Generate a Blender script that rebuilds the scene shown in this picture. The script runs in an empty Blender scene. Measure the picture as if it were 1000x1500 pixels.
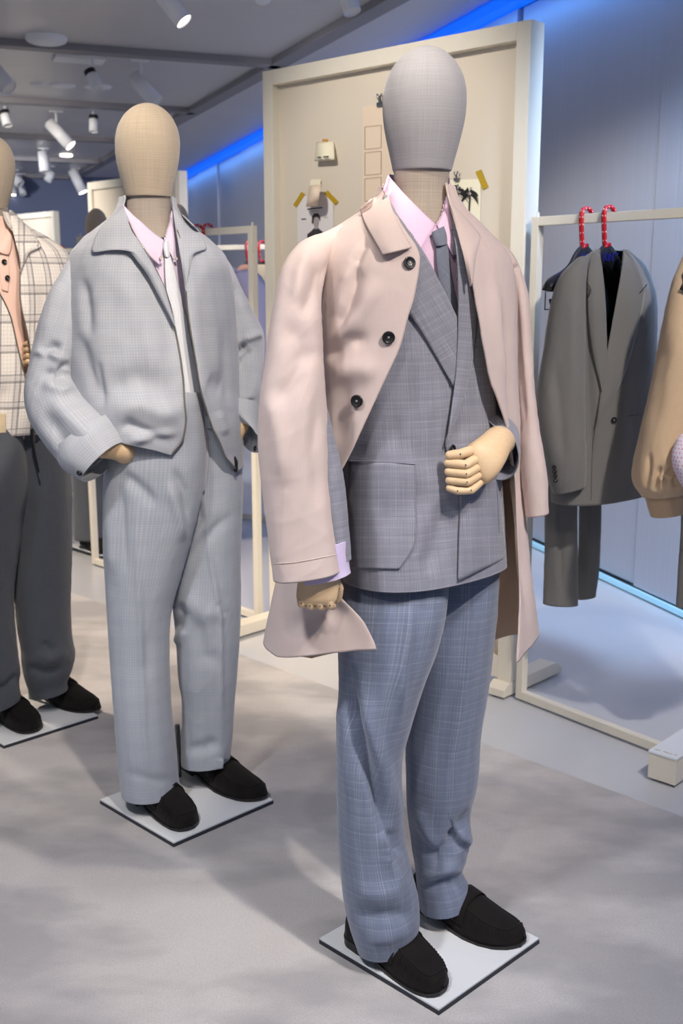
import bpy, bmesh, math, random
import numpy as np
from mathutils import Vector
from mathutils.bvhtree import BVHTree
random.seed(4)
SC = bpy.context.scene
COL = SC.collection

# ------------------------------------------------------------------ camera
CAM_H = 1.42; FPX = 1600.0; HZ = 418.0
TH = math.atan((750 - HZ) / FPX); CT, ST = math.cos(TH), math.sin(TH)
cam_d = bpy.data.cameras.new('camera'); cam = bpy.data.objects.new('camera', cam_d); COL.objects.link(cam)
cam_d.sensor_fit = 'VERTICAL'; cam_d.sensor_height = 36.0; cam_d.sensor_width = 24.0
cam_d.lens = FPX / 1500 * 36.0
cam_d.clip_start = 0.05; cam_d.clip_end = 200
cam.location = (0, 0, CAM_H); cam.rotation_euler = (math.pi / 2 - TH, 0, 0)
cam_d.dof.use_dof = True; cam_d.dof.focus_distance = 2.15; cam_d.dof.aperture_fstop = 6.5
SC.camera = cam

# ------------------------------------------------------------------ world, exposure
SC.view_settings.view_transform = 'Standard'; SC.view_settings.look = 'None'
SC.view_settings.gamma = 1.0; SC.view_settings.use_curve_mapping = False
SC.view_settings.exposure = -0.45
W = bpy.data.worlds.new('world'); SC.world = W; W.use_nodes = True
bg = W.node_tree.nodes['Background']; bg.inputs[0].default_value = (0.70, 0.80, 1.0, 1); bg.inputs[1].default_value = 0.95

# ------------------------------------------------------------------ measuring helpers
def ray(x, y):
    u = x - 500.0; v = y - 750.0
    return np.array((u, FPX * CT - v * ST, -(FPX * ST + v * CT)))
def at(x, y, Y):                       # point of a sight line at distance Y
    r = ray(x, y); p = r * (Y / r[1]); p[2] += CAM_H
    return p
def gr(x, y, z=0.0):                   # point of a sight line at height z
    r = ray(x, y); p = r * ((z - CAM_H) / r[2]); p[2] += CAM_H
    return p
def proj(P):
    P = np.atleast_2d(P); dz = P[:, 2] - CAM_H
    fw = P[:, 1] * CT - dz * ST; up = P[:, 1] * ST + dz * CT
    return np.stack((500 + FPX * P[:, 0] / fw, 750 - FPX * up / fw), 1)
CAMP = np.array((0, 0, CAM_H))
def nrm(v):
    v = np.asarray(v, float); n = np.linalg.norm(v)
    return v / n if n > 1e-12 else v

# ------------------------------------------------------------------ materials
def lin(c):
    return tuple(((v / 255) / 12.92 if v / 255 <= 0.04045 else ((v / 255 + 0.055) / 1.055) ** 2.4) for v in c) + (1.0,)
class NT:
    def __init__(s, name):
        s.m = bpy.data.materials.new(name); s.m.use_nodes = True
        s.t = s.m.node_tree; s.b = s.t.nodes['Principled BSDF']
    def n(s, typ, **kw):
        o = s.t.nodes.new(typ)
        for k, v in kw.items(): setattr(o, k, v)
        return o
    def l(s, a, b): s.t.links.new(a, b)
    def put(s, sock, v):
        if hasattr(v, 'is_linked') or isinstance(v, bpy.types.NodeSocket): s.l(v, sock)
        else: sock.default_value = v
    def math(s, op, a, b=None, clamp=False):
        o = s.n('ShaderNodeMath', operation=op, use_clamp=clamp); s.put(o.inputs[0], a)
        if b is not None: s.put(o.inputs[1], b)
        return o.outputs[0]
    def mix(s, fac, a, b, blend='MIX'):
        o = s.n('ShaderNodeMix', data_type='RGBA', blend_type=blend)
        s.put(o.inputs[0], fac); s.put(o.inputs[6], a); s.put(o.inputs[7], b)
        return o.outputs[2]
    def noise(s, vec, scale, detail=2.0, rough=0.5):
        o = s.n('ShaderNodeTexNoise'); s.l(vec, o.inputs['Vector'])
        o.inputs['Scale'].default_value = scale; o.inputs['Detail'].default_value = detail; o.inputs['Roughness'].default_value = rough
        return o.outputs['Fac']
    def mapping(s, vec, scale=(1, 1, 1), rot=(0, 0, 0)):
        o = s.n('ShaderNodeMapping'); s.l(vec, o.inputs['Vector']); o.inputs['Scale'].default_value = scale; o.inputs['Rotation'].default_value = rot
        return o.outputs[0]
    def rng(s, v, a, b, c, d):
        o = s.n('ShaderNodeMapRange'); s.put(o.inputs[0], v)
        for i, k in enumerate((a, b, c, d)): o.inputs[i + 1].default_value = k
        return o.outputs[0]
    def bump(s, h, strength, dist):
        o = s.n('ShaderNodeBump'); s.l(h, o.inputs['Height']); o.inputs['Strength'].default_value = strength; o.inputs['Distance'].default_value = dist
        s.l(o.outputs[0], s.b.inputs['Normal'])
    def fin(s, col=None, rough=0.6, metal=0.0, sheen=0.0, spec=0.5):
        if col is not None: s.put(s.b.inputs['Base Color'], col)
        s.put(s.b.inputs['Roughness'], rough); s.b.inputs['Metallic'].default_value = metal
        s.b.inputs['Specular IOR Level'].default_value = spec
        s.b.inputs['Sheen Weight'].default_value = sheen; s.b.inputs['Sheen Roughness'].default_value = 0.5
        return s.m
def plain(name, c, rough=0.5, metal=0.0, spec=0.5, var=0.06, scale=30.0):
    k = NT(name); tc = k.n('ShaderNodeTexCoord').outputs['Object']
    f = k.noise(tc, scale, 3.0)
    a = lin(c); d = tuple(v * (1 - var) for v in a[:3]) + (1,)
    e = tuple(min(1, v * (1 + var)) for v in a[:3]) + (1,)
    return k.fin(k.mix(f, d, e), rough, metal, 0, spec)
def glow(name, c, strength):
    k = NT(name); k.b.inputs['Base Color'].default_value = lin(c)
    k.b.inputs['Emission Color'].default_value = lin(c); k.b.inputs['Emission Strength'].default_value = strength
    return k.m
def fabric(name, c, lines=(), slub=0.10, warp=0.0, bump=0.25, rough=0.92, sheen=0.25, wscale=1.0, weave=900.0):
    """woven cloth on the cloth's own UV (in metres); lines = (axis, period, width, colour, strength, offset)"""
    k = NT(name); uv = k.n('ShaderNodeUVMap').outputs[0]
    sep = k.n('ShaderNodeSeparateXYZ'); k.l(uv, sep.inputs[0]); u, v = sep.outputs[0], sep.outputs[1]
    n1 = k.noise(k.mapping(uv, (1100 * wscale, 22 * wscale, 1)), 1.0, 2.0)
    n2 = k.noise(k.mapping(uv, (22 * wscale, 1100 * wscale, 1)), 1.0, 2.0)
    s = k.math('ADD', n1, n2); f = k.rng(s, 0.65, 1.35, 1 - slub, 1 + slub)
    base = lin(c); col = base
    for ax, per, wd, lc, stg, off in lines:
        p = k.math('FRACT', k.math('DIVIDE', k.math('ADD', u if ax == 0 else v, off + 10.0), per))
        d = k.math('ABSOLUTE', k.math('SUBTRACT', p, 0.5))
        m = k.rng(d, wd / per * 0.5, wd / per * 0.5 + 0.0006 / per, stg, 0.0)
        thr = n2 if ax == 0 else n1
        m = k.math('MULTIPLY', m, k.rng(thr, 0.35, 0.6, 0.45, 1.0))
        col = k.mix(m, col, lin(lc))
    o = k.n('ShaderNodeMix', data_type='RGBA', blend_type='MULTIPLY'); o.inputs[0].default_value = 1.0
    k.put(o.inputs[6], col)
    cc = k.n('ShaderNodeCombineColor'); [k.l(f, cc.inputs[i]) for i in range(3)]
    k.l(cc.outputs[0], o.inputs[7]); col = o.outputs[2]
    if bump:
        k.bump(s, bump, 0.0006)
    return k.fin(col, rough, 0, sheen, 0.25)

MAT = {}
MAT['white'] = plain('white_lacquer', (226, 219, 203), 0.42, var=0.02)
MAT['board'] = plain('board_paint', (214, 203, 186), 0.7, var=0.025, scale=4)
MAT['plate_top'] = plain('plate_white', (222, 226, 230), 0.45, var=0.02)
MAT['plate_edge'] = plain('plate_edge', (38, 42, 52), 0.5)
MAT['steel'] = plain('brushed_steel', (140, 140, 142), 0.3, 1.0)
MAT['black'] = plain('black_plastic', (16, 17, 21), 0.4)
MAT['black_soft'] = plain('black_lining', (14, 14, 16), 0.8)
MAT['navy'] = plain('hanger_black', (22, 24, 32), 0.45)
MAT['logo_blue'] = plain('logo_blue', (28, 40, 150), 0.5)
MAT['thread'] = plain('thread', (190, 185, 178), 0.8)
MAT['button'] = plain('button_black', (20, 20, 24), 0.32)
MAT['button_w'] = plain('button_white', (205, 195, 190), 0.3)
MAT['paper'] = plain('paper_white', (222, 217, 216), 0.8, var=0.02)
MAT['paper_cream'] = plain('paper_cream', (238, 231, 205), 0.8, var=0.02)
MAT['tracing'] = plain('tracing_paper', (226, 206, 184), 0.75, var=0.02)
MAT['tape'] = plain('yellow_tape', (178, 146, 22), 0.5, var=0.08, scale=300)
MAT['tape_o'] = plain('orange_tape', (196, 146, 78), 0.5)
MAT['ink'] = plain('ink', (60, 56, 58), 0.8)
MAT['ink_dark'] = plain('ink_dark', (52, 50, 58), 0.8)
MAT['ink_pale'] = plain('ink_pale', (176, 158, 140), 0.8)
MAT['skin_grey'] = plain('print_grey', (160, 152, 152), 0.8)
MAT['lamp_white'] = plain('lamp_white', (244, 243, 242), 0.45, var=0.02)
MAT['lamp_black'] = plain('lamp_black', (18, 18, 20), 0.5)
MAT['lamp_on'] = glow('lamp_lens_lit', (255, 244, 225), 9.0)
MAT['lamp_off'] = plain('lamp_lens', (225, 222, 214), 0.3)
MAT['beam'] = plain('beam_grey', (140, 136, 138), 0.45, 0.1)
MAT['suede'] = None
def suede():
    k = NT('dark_brown_suede'); tc = k.n('ShaderNodeTexCoord').outputs['Object']
    n = k.noise(tc, 35, 4); n2 = k.noise(tc, 900, 2)
    k.bump(n2, 0.5, 0.0005)
    return k.fin(k.mix(n, lin((9, 7, 7)), lin((24, 19, 18))), 0.85, 0, 0.05, 0.25)
MAT['suede'] = suede()
MAT['sole'] = plain('sole', (24, 19, 18), 0.5)
def wood():
    k = NT('pale_wood'); tc = k.n('ShaderNodeTexCoord').outputs['Object']
    n = k.noise(k.mapping(tc, (60, 60, 700)), 1.0, 4); n2 = k.noise(tc, 25, 2)
    c = k.mix(n, lin((206, 176, 138)), lin((226, 200, 164)))
    c = k.mix(k.rng(n2, .4, .7, 0, .35), c, lin((212, 172, 128)))
    return k.fin(c, 0.5, 0, 0, 0.4)
MAT['wood'] = wood()
MAT['hook_red'] = plain('hook_red', (190, 14, 30), 0.3)
MAT['hook_dot'] = plain('hook_dot', (238, 226, 226), 0.4)
MAT['zip'] = plain('zip_metal', (150, 146, 138), 0.35, 0.8)

MAT['linen_head'] = fabric('linen_beige', (186, 171, 150), [(0, .0058, .0016, (160, 146, 126), .14, 0), (1, .0058, .0016, (160, 146, 126), .14, 0)], slub=.13, rough=.95, wscale=.4)
MAT['linen_grey'] = fabric('linen_grey', (152, 152, 157), [(0, .0058, .0016, (128, 126, 130), .10, 0), (1, .0058, .0016, (128, 126, 130), .10, 0)], slub=.10, rough=.95, wscale=.4)
MAT['linen_neck'] = fabric('linen_neck', (165, 155, 144), [(0, .0058, .0016, (140, 130, 120), .14, 0), (1, .0058, .0016, (140, 130, 120), .14, 0)], slub=.13, rough=.95, wscale=.4)
MAT['coat'] = fabric('coat_cotton', (202, 185, 180), slub=.035, bump=.1, sheen=.1, rough=.8)
MAT['lining'] = fabric('coat_lining', (222, 190, 160), slub=.03, bump=.1, rough=.7)
_l = (188, 190, 200); _d = (84, 92, 116)
SUIT = [(0, .034, .0007, _l, .26, 0), (0, .034, .0006, _l, .19, .005), (0, .034, .0006, _l, .15, .0095), (0, .034, .0010, _d, .16, .019), (0, .0085, .0010, _d, .08, .002),
        (1, .036, .0007, _l, .24, 0), (1, .036, .0010, _d, .22, .005), (1, .036, .0010, _d, .18, .0085), (1, .036, .0007, _l, .16, .02), (1, .036, .0010, _d, .14, .026)]
MAT['suit'] = fabric('suit_glen_check', (134, 135, 147), SUIT, slub=.20, wscale=.55)
MAT['suit_tr_shade'] = fabric('trouser_glen_check', (114, 124, 146), SUIT, slub=.20, wscale=.55)
MAT['tie'] = fabric('tie_wool', (118, 124, 140), slub=.22)
MAT['tie_pale'] = fabric('tie_pale', (220, 225, 234), slub=.08)
MAT['pink'] = fabric('shirt_pink', (226, 192, 220), [(0, .0032, .0009, (236, 214, 234), .6, 0)], slub=.03, bump=.08, rough=.7, sheen=.05)
MAT['lilac'] = fabric('shirt_lilac', (216, 200, 222), [(0, .003, .0009, (228, 216, 232), .5, 0)], slub=.04, bump=.08, rough=.7, sheen=.05)
MAT['cuff_lav'] = fabric('cuff_lavender', (204, 190, 224), slub=.03, bump=.08, rough=.7)
GL = [(0, .055, .020, (140, 150, 168), .13, 0), (1, .055, .020, (140, 150, 168), .11, 0), (0, .0066, .0030, (118, 132, 158), .22, 0), (1, .0066, .0030, (118, 132, 158), .18, 0)]
MAT['grey_jk'] = fabric('jacket_pale_check', (181, 184, 190), GL, slub=.12, wscale=.5)
MAT['grey_tr'] = fabric('trouser_pale_check', (178, 183, 191), GL, slub=.12, wscale=.5)
PL = (66, 66, 76)
PLAID = [(0, .062, .006, PL, .85, 0), (0, .062, .004, PL, .7, .016), (0, .062, .016, (196, 192, 190), .45, .008), (0, .0106, .0012, (150, 148, 150), .3, 0),
         (1, .085, .007, PL, .75, 0), (1, .085, .004, PL, .6, .02), (1, .085, .018, (196, 192, 190), .45, .01), (1, .0106, .0012, (150, 148, 150), .3, 0)]
MAT['plaid'] = fabric('plaid_flannel', (238, 231, 222), PLAID, slub=.06)
MAT['peach'] = fabric('polo_peach', (240, 208, 194), slub=.05)
MAT['char'] = fabric('trouser_charcoal', (84, 88, 96), slub=.14)
MAT['gsuit'] = fabric('suit_grey_wool', (124, 122, 119), [(0, .0022, .0008, (88, 88, 90), .4, 0), (1, .0022, .0008, (88, 88, 90), .4, 0)], slub=.13)
MAT['tan'] = fabric('bomber_tan', (198, 172, 142), slub=.05)
MAT['rib'] = fabric('rib_tan', (194, 168, 138), [(0, .004, .0016, (160, 136, 108), .6, 0)], slub=.05)
MAT['lav_cloth'] = fabric('lavender_cloth', (186, 182, 214), slub=.04)
MAT['peach_cloth'] = fabric('peach_cloth', (206, 158, 134), slub=.05)
MAT['brown_cloth'] = fabric('brown_cloth', (168, 140, 120), slub=.05)
MAT['cream_cloth'] = fabric('cream_cloth', (214, 196, 164), slub=.05)
MAT['sock'] = fabric('grey_sock', (150, 150, 156), slub=.05)
def dots():
    k = NT('white_cloth_red_dots'); uv = k.n('ShaderNodeUVMap').outputs[0]
    sep = k.n('ShaderNodeSeparateXYZ'); k.l(uv, sep.inputs[0])
    P = .011
    j = k.math('FLOOR', k.math('DIVIDE', sep.outputs[1], P))
    a = k.math('SUBTRACT', k.math('FRACT', k.math('ADD', k.math('DIVIDE', sep.outputs[0], P), k.math('MULTIPLY', j, .5))), .5)
    b = k.math('SUBTRACT', k.math('FRACT', k.math('DIVIDE', sep.outputs[1], P)), .5)
    r = k.math('SQRT', k.math('ADD', k.math('MULTIPLY', a, a), k.math('MULTIPLY', b, b)))
    return k.fin(k.mix(k.rng(r, .14, .2, 1, 0), lin((226, 216, 232)), lin((190, 96, 130))), .8)
MAT['dots'] = dots()

def carpet():
    k = NT('carpet'); tc = k.n('ShaderNodeTexCoord').outputs['Object']
    big = k.noise(k.mapping(tc, (1.1, 2.2, 1), (0, 0, .6)), 1.6, 4.0, .55)
    mid = k.noise(tc, 7.0, 3.0); fine = k.noise(tc, 260.0, 3.0)
    c = k.mix(k.rng(big, .43, .57, 0, 1), lin((170, 169, 172)), lin((205, 202, 202)))
    c = k.mix(k.rng(mid, .35, .7, 0, .35), c, lin((190, 185, 183)))
    c = k.mix(k.rng(fine, .3, .7, 0, .35), c, lin((150, 146, 148)))
    k.bump(fine, .6, .003)
    return k.fin(c, .97, 0, .15, .1)
def smooth_floor():
    k = NT('polished_floor'); tc = k.n('ShaderNodeTexCoord').outputs['Object']
    a = k.noise(tc, 1.4, 4.0); b = k.noise(tc, 9.0, 3.0)
    c = k.mix(k.rng(a, .3, .7, 0, 1), lin((188, 190, 196)), lin((198, 200, 205)))
    return k.fin(c, .27, 0, 0, .5)
def ceil_mat():
    k = NT('ceiling_satin'); tc = k.n('ShaderNodeTexCoord').outputs['Object']
    a = k.noise(tc, 1.2, 3.0); b = k.noise(k.mapping(tc, (2, 60, 1)), 1.0, 2.0)
    c = k.mix(a, lin((206, 202, 201)), lin((216, 212, 210)))
    return k.fin(c, k.rng(b, .3, .7, .30, .44), .15, 0, .5)
def panel_mat():
    k = NT('brushed_panel'); tc = k.n('ShaderNodeTexCoord').outputs['Object']
    b = k.noise(k.mapping(tc, (90, 90, .6)), 1.0, 3.0)
    c = k.mix(b, lin((186, 188, 198)), lin((204, 206, 214)))
    return k.fin(c, k.rng(b, .3, .7, .38, .52), .45, 0, .5)
MAT['carpet'] = carpet(); MAT['floor'] = smooth_floor(); MAT['ceiling'] = ceil_mat(); MAT['panel'] = panel_mat()
MAT['backwall'] = plain('back_wall', (104, 114, 142), .7, var=.03, scale=2)
MAT['wallcore'] = plain('wall_core', (150, 170, 175), .7)
MAT['led_blue'] = glow('led_blue', (0, 105, 255), 1.0)
MAT['led_floor'] = glow('led_floor', (150, 200, 225), .5)

# ------------------------------------------------------------------ object helpers
def tag(o, label=None, cat=None, group=None, kind=None):
    for k, v in (('label', label), ('category', cat), ('group', group), ('kind', kind)):
        if v: o[k] = v
    return o
def root_of(o):
    while o.parent: o = o.parent
    return o
def thing(name, loc, label, cat, group=None):
    o = bpy.data.objects.new(name, None); COL.objects.link(o); o.location = loc; o.empty_display_size = .1
    return tag(o, label, cat, group)
def mk(name, V, F, mat, parent=None, uv=None, smooth=True, solid=0.0, origin=None, off=-1.0):
    V = np.asarray(V, float)
    if parent is not None: org = np.array(root_of(parent).location)
    elif origin is not None: org = np.asarray(origin, float)
    else:
        lo, hi = V.min(0), V.max(0); org = np.array(((lo[0] + hi[0]) / 2, (lo[1] + hi[1]) / 2, lo[2]))
    me = bpy.data.meshes.new(name); me.from_pydata((V - org).tolist(), [], [tuple(f) for f in F]); me.update()
    if uv is not None:
        lay = me.uv_layers.new(name='UVMap'); li = np.zeros(len(me.loops), dtype=np.int32); me.loops.foreach_get('vertex_index', li)
        lay.data.foreach_set('uv', np.asarray(uv, float)[li].astype(np.float32).ravel())
    if smooth: me.polygons.foreach_set('use_smooth', [True] * len(me.polygons))
    if mat is not None:
        for m in (mat if isinstance(mat, (list, tuple)) else [mat]): me.materials.append(MAT[m])
    o = bpy.data.objects.new(name, me); COL.objects.link(o)
    if parent is not None: o.parent = parent
    else: o.location = org
    if solid:
        md = o.modifiers.new('thickness', 'SOLIDIFY'); md.thickness = solid; md.offset = off
        if isinstance(mat, (list, tuple)) and len(mat) > 1: md.material_offset = 1; md.material_offset_rim = 0
    return o
class MB:
    def __init__(s): s.V = []; s.F = []
    def add(s, V, F):
        k = len(s.V); s.V += [tuple(v) for v in V]; s.F += [tuple(i + k for i in f) for f in F]; return s
    def box(s, c, size, rz=0.0, bev=0.0, R=None):
        bm = bmesh.new(); bmesh.ops.create_cube(bm, size=1.0)
        for v in bm.verts: v.co = Vector((v.co.x * size[0], v.co.y * size[1], v.co.z * size[2]))
        if bev: bmesh.ops.bevel(bm, geom=list(bm.edges), offset=bev, segments=2, affect='EDGES', profile=.7)
        cz, sz = math.cos(rz), math.sin(rz); bm.verts.index_update()
        V = []
        for v in bm.verts:
            p = np.array(v.co)
            if R is not None: p = R @ p
            else: p = np.array((p[0] * cz - p[1] * sz, p[0] * sz + p[1] * cz, p[2]))
            V.append(p + np.asarray(c, float))
        s.add(V, [[v.index for v in f.verts] for f in bm.faces]); bm.free(); return s
    def bar(s, p, q, w, h, bev=.002):       # square bar from p to q
        p, q = np.asarray(p, float), np.asarray(q, float); d = nrm(q - p); L = np.linalg.norm(q - p)
        up = np.array((0, 0, 1.)) if abs(d[2]) < .9 else np.array((d[1] + .0, 1., 0)) if False else (np.array((0, 0, 1.)) if abs(d[2]) < .9 else s.side)
        x = nrm(np.cross(up, d)); z = np.cross(d, x)
        return s.box((p + q) / 2, (w, L, h), bev=bev, R=np.stack((x, d, z), 1))
    side = np.array((1., 0, 0))
    def cyl(s, p, q, r0, r1=None, n=16, cap=True):
        p, q = np.asarray(p, float), np.asarray(q, float); r1 = r0 if r1 is None else r1
        d = nrm(q - p); a = nrm(np.cross(d, (0, 0, 1.) if abs(d[2]) < .9 else (1., 0, 0))); b = np.cross(d, a)
        V = []
        for c, r in ((p, r0), (q, r1)):
            for i in range(n):
                t = 2 * math.pi * i / n; V.append(c + r * (a * math.cos(t) + b * math.sin(t)))
        F = [(i, (i + 1) % n, n + (i + 1) % n, n + i) for i in range(n)]
        if cap: F += [tuple(range(n))[::-1], tuple(range(n, 2 * n))]
        return s.add(V, F)
    def caps(s, pts, rads, n=12):           # rounded tube through points
        pts = [np.asarray(p, float) for p in pts]; P = []; R = []
        d0 = nrm(pts[0] - pts[1]); d1 = nrm(pts[-1] - pts[-2])
        for k in (1.0, .92, .7, .38): P.append(pts[0] + d0 * rads[0] * k * .98); R.append(rads[0] * math.sqrt(max(0.002, 1 - k * k)))
        P += pts; R += list(rads)
        for k in (.38, .7, .92, 1.0): P.append(pts[-1] + d1 * rads[-1] * k * .98); R.append(rads[-1] * math.sqrt(max(0.002, 1 - k * k)))
        V = []; a = None; m = len(P)
        for i in range(m):
            d = nrm(P[min(i + 1, m - 1)] - P[max(i - 1, 0)])
            if a is None: a = nrm(np.cross(d, (0, 0, 1.) if abs(d[2]) < .9 else (1., 0, 0)))
            a = nrm(a - d * np.dot(a, d)); b = np.cross(d, a)
            for j in range(n):
                t = 2 * math.pi * j / n; V.append(P[i] + R[i] * (a * math.cos(t) + b * math.sin(t)))
        F = [(i * n + j, i * n + (j + 1) % n, (i + 1) * n + (j + 1) % n, (i + 1) * n + j) for i in range(m - 1) for j in range(n)]
        F += [tuple(range(n))[::-1], tuple(range((m - 1) * n, m * n))]
        return s.add(V, F)
    def build(s, name, mat, parent=None, smooth=False, origin=None, **kw):
        return mk(name, np.array(s.V), s.F, mat, parent, smooth=smooth, origin=origin, **kw)
def solo(o, label, cat, group=None): return tag(o, label, cat, group)

# ------------------------------------------------------------------ cloth surfaces
def crom(P, t):
    P = np.asarray(P, float); n = len(P); t = np.clip(np.asarray(t, float), 0, n - 1 - 1e-9)
    i = np.floor(t).astype(int); f = (t - i)[..., None]
    g = lambda k: P[np.clip(k, 0, n - 1)]
    a, b, c, d = g(i - 1), g(i), g(i + 1), g(i + 2)
    a = np.where((i == 0)[..., None], 2 * b - c, a); d = np.where((i >= n - 2)[..., None], 2 * c - b, d)
    return .5 * ((2 * b) + (-a + c) * f + (2 * a - 5 * b + 4 * c - d) * f ** 2 + (-a + 3 * b - 3 * c + d) * f ** 3)
_rs = np.random.RandomState(11)
_K = _rs.normal(size=(26, 3)); _K /= np.linalg.norm(_K, axis=1)[:, None]; _K *= _rs.uniform(12, 60, 26)[:, None]; _PH = _rs.uniform(0, 6.28, 26); _AM = 14.0 / np.linalg.norm(_K, axis=1)
def lump(P, seed=0):
    return (np.sin(P @ _K.T + _PH + seed * 1.7) * _AM).sum(-1) / 3.0
_K2 = _rs.normal(size=(12, 3)) * (1, 1, .55); _K2 /= np.linalg.norm(_K2, axis=1)[:, None]; _K2 *= _rs.uniform(28, 75, 12)[:, None]; _P2 = _rs.uniform(0, 6.28, 12)
def wrink(P, seed=0):
    W1 = P + .02 * np.stack([np.sin(P @ _K[i] + seed) for i in range(3)], -1)
    a = np.sin(W1 @ _K2.T + _P2 + seed * 2.3); m = .5 + .5 * np.sin(P @ (_K[5:17].T * .6) + seed)
    return ((1 - np.abs(a)) ** 3 * m).sum(-1) / 4.0
def crease(px, pts, w, d, kind='v'):
    """height field of one fold running along a line"""
    pts = np.asarray(pts, float); best = np.full(len(px), 1e9); sd = np.zeros(len(px)); s = np.zeros(len(px))
    seg = np.linalg.norm(np.diff(pts, axis=0), axis=1); cum = np.concatenate(([0], np.cumsum(seg))); tot = cum[-1]
    for k in range(len(pts) - 1):
        a, b = pts[k], pts[k + 1]; ab = b - a
        t = np.clip(((px - a) @ ab) / (ab @ ab), 0, 1); q = a + t[:, None] * ab; dv = px - q
        dist = np.hypot(dv[:, 0], dv[:, 1]); m = dist < best
        best[m] = dist[m]; sg = np.sign(ab[0] * dv[:, 1] - ab[1] * dv[:, 0]); sd[m] = (dist * sg)[m]; s[m] = ((cum[k] + t * seg[k]) / tot)[m]
    tap = np.clip(np.minimum(s, 1 - s) / .3, 0, 1); tap = tap * tap * (3 - 2 * tap); tap = .12 + .88 * tap
    d = d * 1.5; g = np.exp(-(best / w) ** 2)
    if kind == 'v': return -d * g * tap
    if kind == 'r': return d * g * tap
    return d * np.tanh(sd / (w * .5)) * np.exp(-(best / (2.4 * w)) ** 2) * tap      # step
class Surf:
    """closed loft of rings (C, e1, e2, a, b, n): angle 0 along e2, a quarter turn along e1"""
    def __init__(s, rings, seed=0, noise=.0012, folds=(), nu=200, nv=220):
        s.A = np.array([np.concatenate((r[0], r[1], r[2], (r[3], r[4], r[5]))) for r in rings]); s.N = len(rings)
        s.seed, s.noise, s.folds, s.nu, s.nv = seed, noise, folds, nu, nv
        seg = np.linalg.norm(np.diff(s.A[:, :3], axis=0), axis=1); s.cum = np.concatenate(([0], np.cumsum(seg))); s.mr = s.A[:, 9:11].mean()
    def base(s, T, Vv):
        q = crom(s.A, Vv); C, e1, e2 = q[..., 0:3], q[..., 3:6], q[..., 6:9]; a, b, n = q[..., 9:10], q[..., 10:11], q[..., 11:12]
        S, Cc = np.sin(T)[..., None], np.cos(T)[..., None]
        f = lambda x: np.sign(x) * np.abs(x) ** (2 / n)
        return C + e1 * a * f(S) + e2 * b * f(Cc)
    def ev(s, T, Vv, off=0.0, fold=True):
        e = 1e-3
        P = s.base(T, Vv); dt = s.base(T + e, Vv) - s.base(T - e, Vv)
        v1 = np.clip(Vv + 4 * e, 0, s.N - 1 - 1e-6); v0 = np.clip(Vv - 4 * e, 0, s.N - 1 - 1e-6); dv = s.base(T, v1) - s.base(T, v0)
        N = np.cross(dt, dv); N /= (np.linalg.norm(N, axis=-1, keepdims=True) + 1e-15)
        C = crom(s.A[:, :3], Vv); sg = np.sign(((P - C) * N).sum(-1, keepdims=True)); sg[sg == 0] = 1; N = N * sg
        if fold:
            sh = P.shape; Pf = P.reshape(-1, 3); Nf = N.reshape(-1, 3)
            h = s.noise * (lump(Pf, s.seed) + 1.1 * wrink(Pf, s.seed))
            if len(s.folds):
                vd = CAMP - Pf; vd /= np.linalg.norm(vd, axis=1)[:, None]; m = np.clip(((vd * Nf).sum(1) + .05) / .25, 0, 1)
                px = proj(Pf); hh = np.zeros(len(Pf))
                for f in s.folds: hh += crease(px, *f)
                h = h + hh * m
            P = (Pf + Nf * h[:, None]).reshape(sh)
        return P + N * off, N
    def uv(s, T, Vv):                      # cloth coordinates in metres: girth and length
        if not hasattr(s, '_arc'):
            t = np.linspace(-2 * math.pi, 4 * math.pi, 1501); q = s.base(t, np.full(t.shape, (s.N - 1) * .55)); s._arc = (t, np.concatenate(([0], np.cumsum(np.linalg.norm(np.diff(q, axis=0), axis=1)))))
        return np.stack((np.interp(T, *s._arc), np.interp(Vv, np.arange(s.N), s.cum)), -1)
    def bvh(s, off=0.0):
        nu, nv = 180, 200
        t = np.linspace(-math.pi, math.pi, nu + 1); v = np.linspace(0, s.N - 1, nv + 1); T, Vv = np.meshgrid(t, v)
        P, _ = s.ev(T, Vv, off); W_ = nu + 1
        F = [(j * W_ + i, j * W_ + i + 1, (j + 1) * W_ + i + 1, (j + 1) * W_ + i) for j in range(nv) for i in range(nu)]
        s._g = (P.reshape(-1, 3), T.ravel(), Vv.ravel(), F)
        s._b = BVHTree.FromPolygons([tuple(p) for p in P.reshape(-1, 3)], F); return s._b
    def tv(s, x, y):                       # surface coordinates under a sight line
        b = getattr(s, '_b', None) or s.bvh()
        r = nrm(ray(x, y)); h, n, i, d = b.ray_cast(Vector(CAMP), Vector(r))
        if h is None:
            Y = s.A[:, 1].mean(); h, n, i, d = b.find_nearest(Vector(at(x, y, Y)))
        P, T, Vv, F = s._g; c = list(F[i]); w = np.array([1 / (np.linalg.norm(P[k] - np.array(h)) + 1e-6) for k in c]); w /= w.sum()
        return float((T[c] * w).sum()), float((Vv[c] * w).sum())
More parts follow.
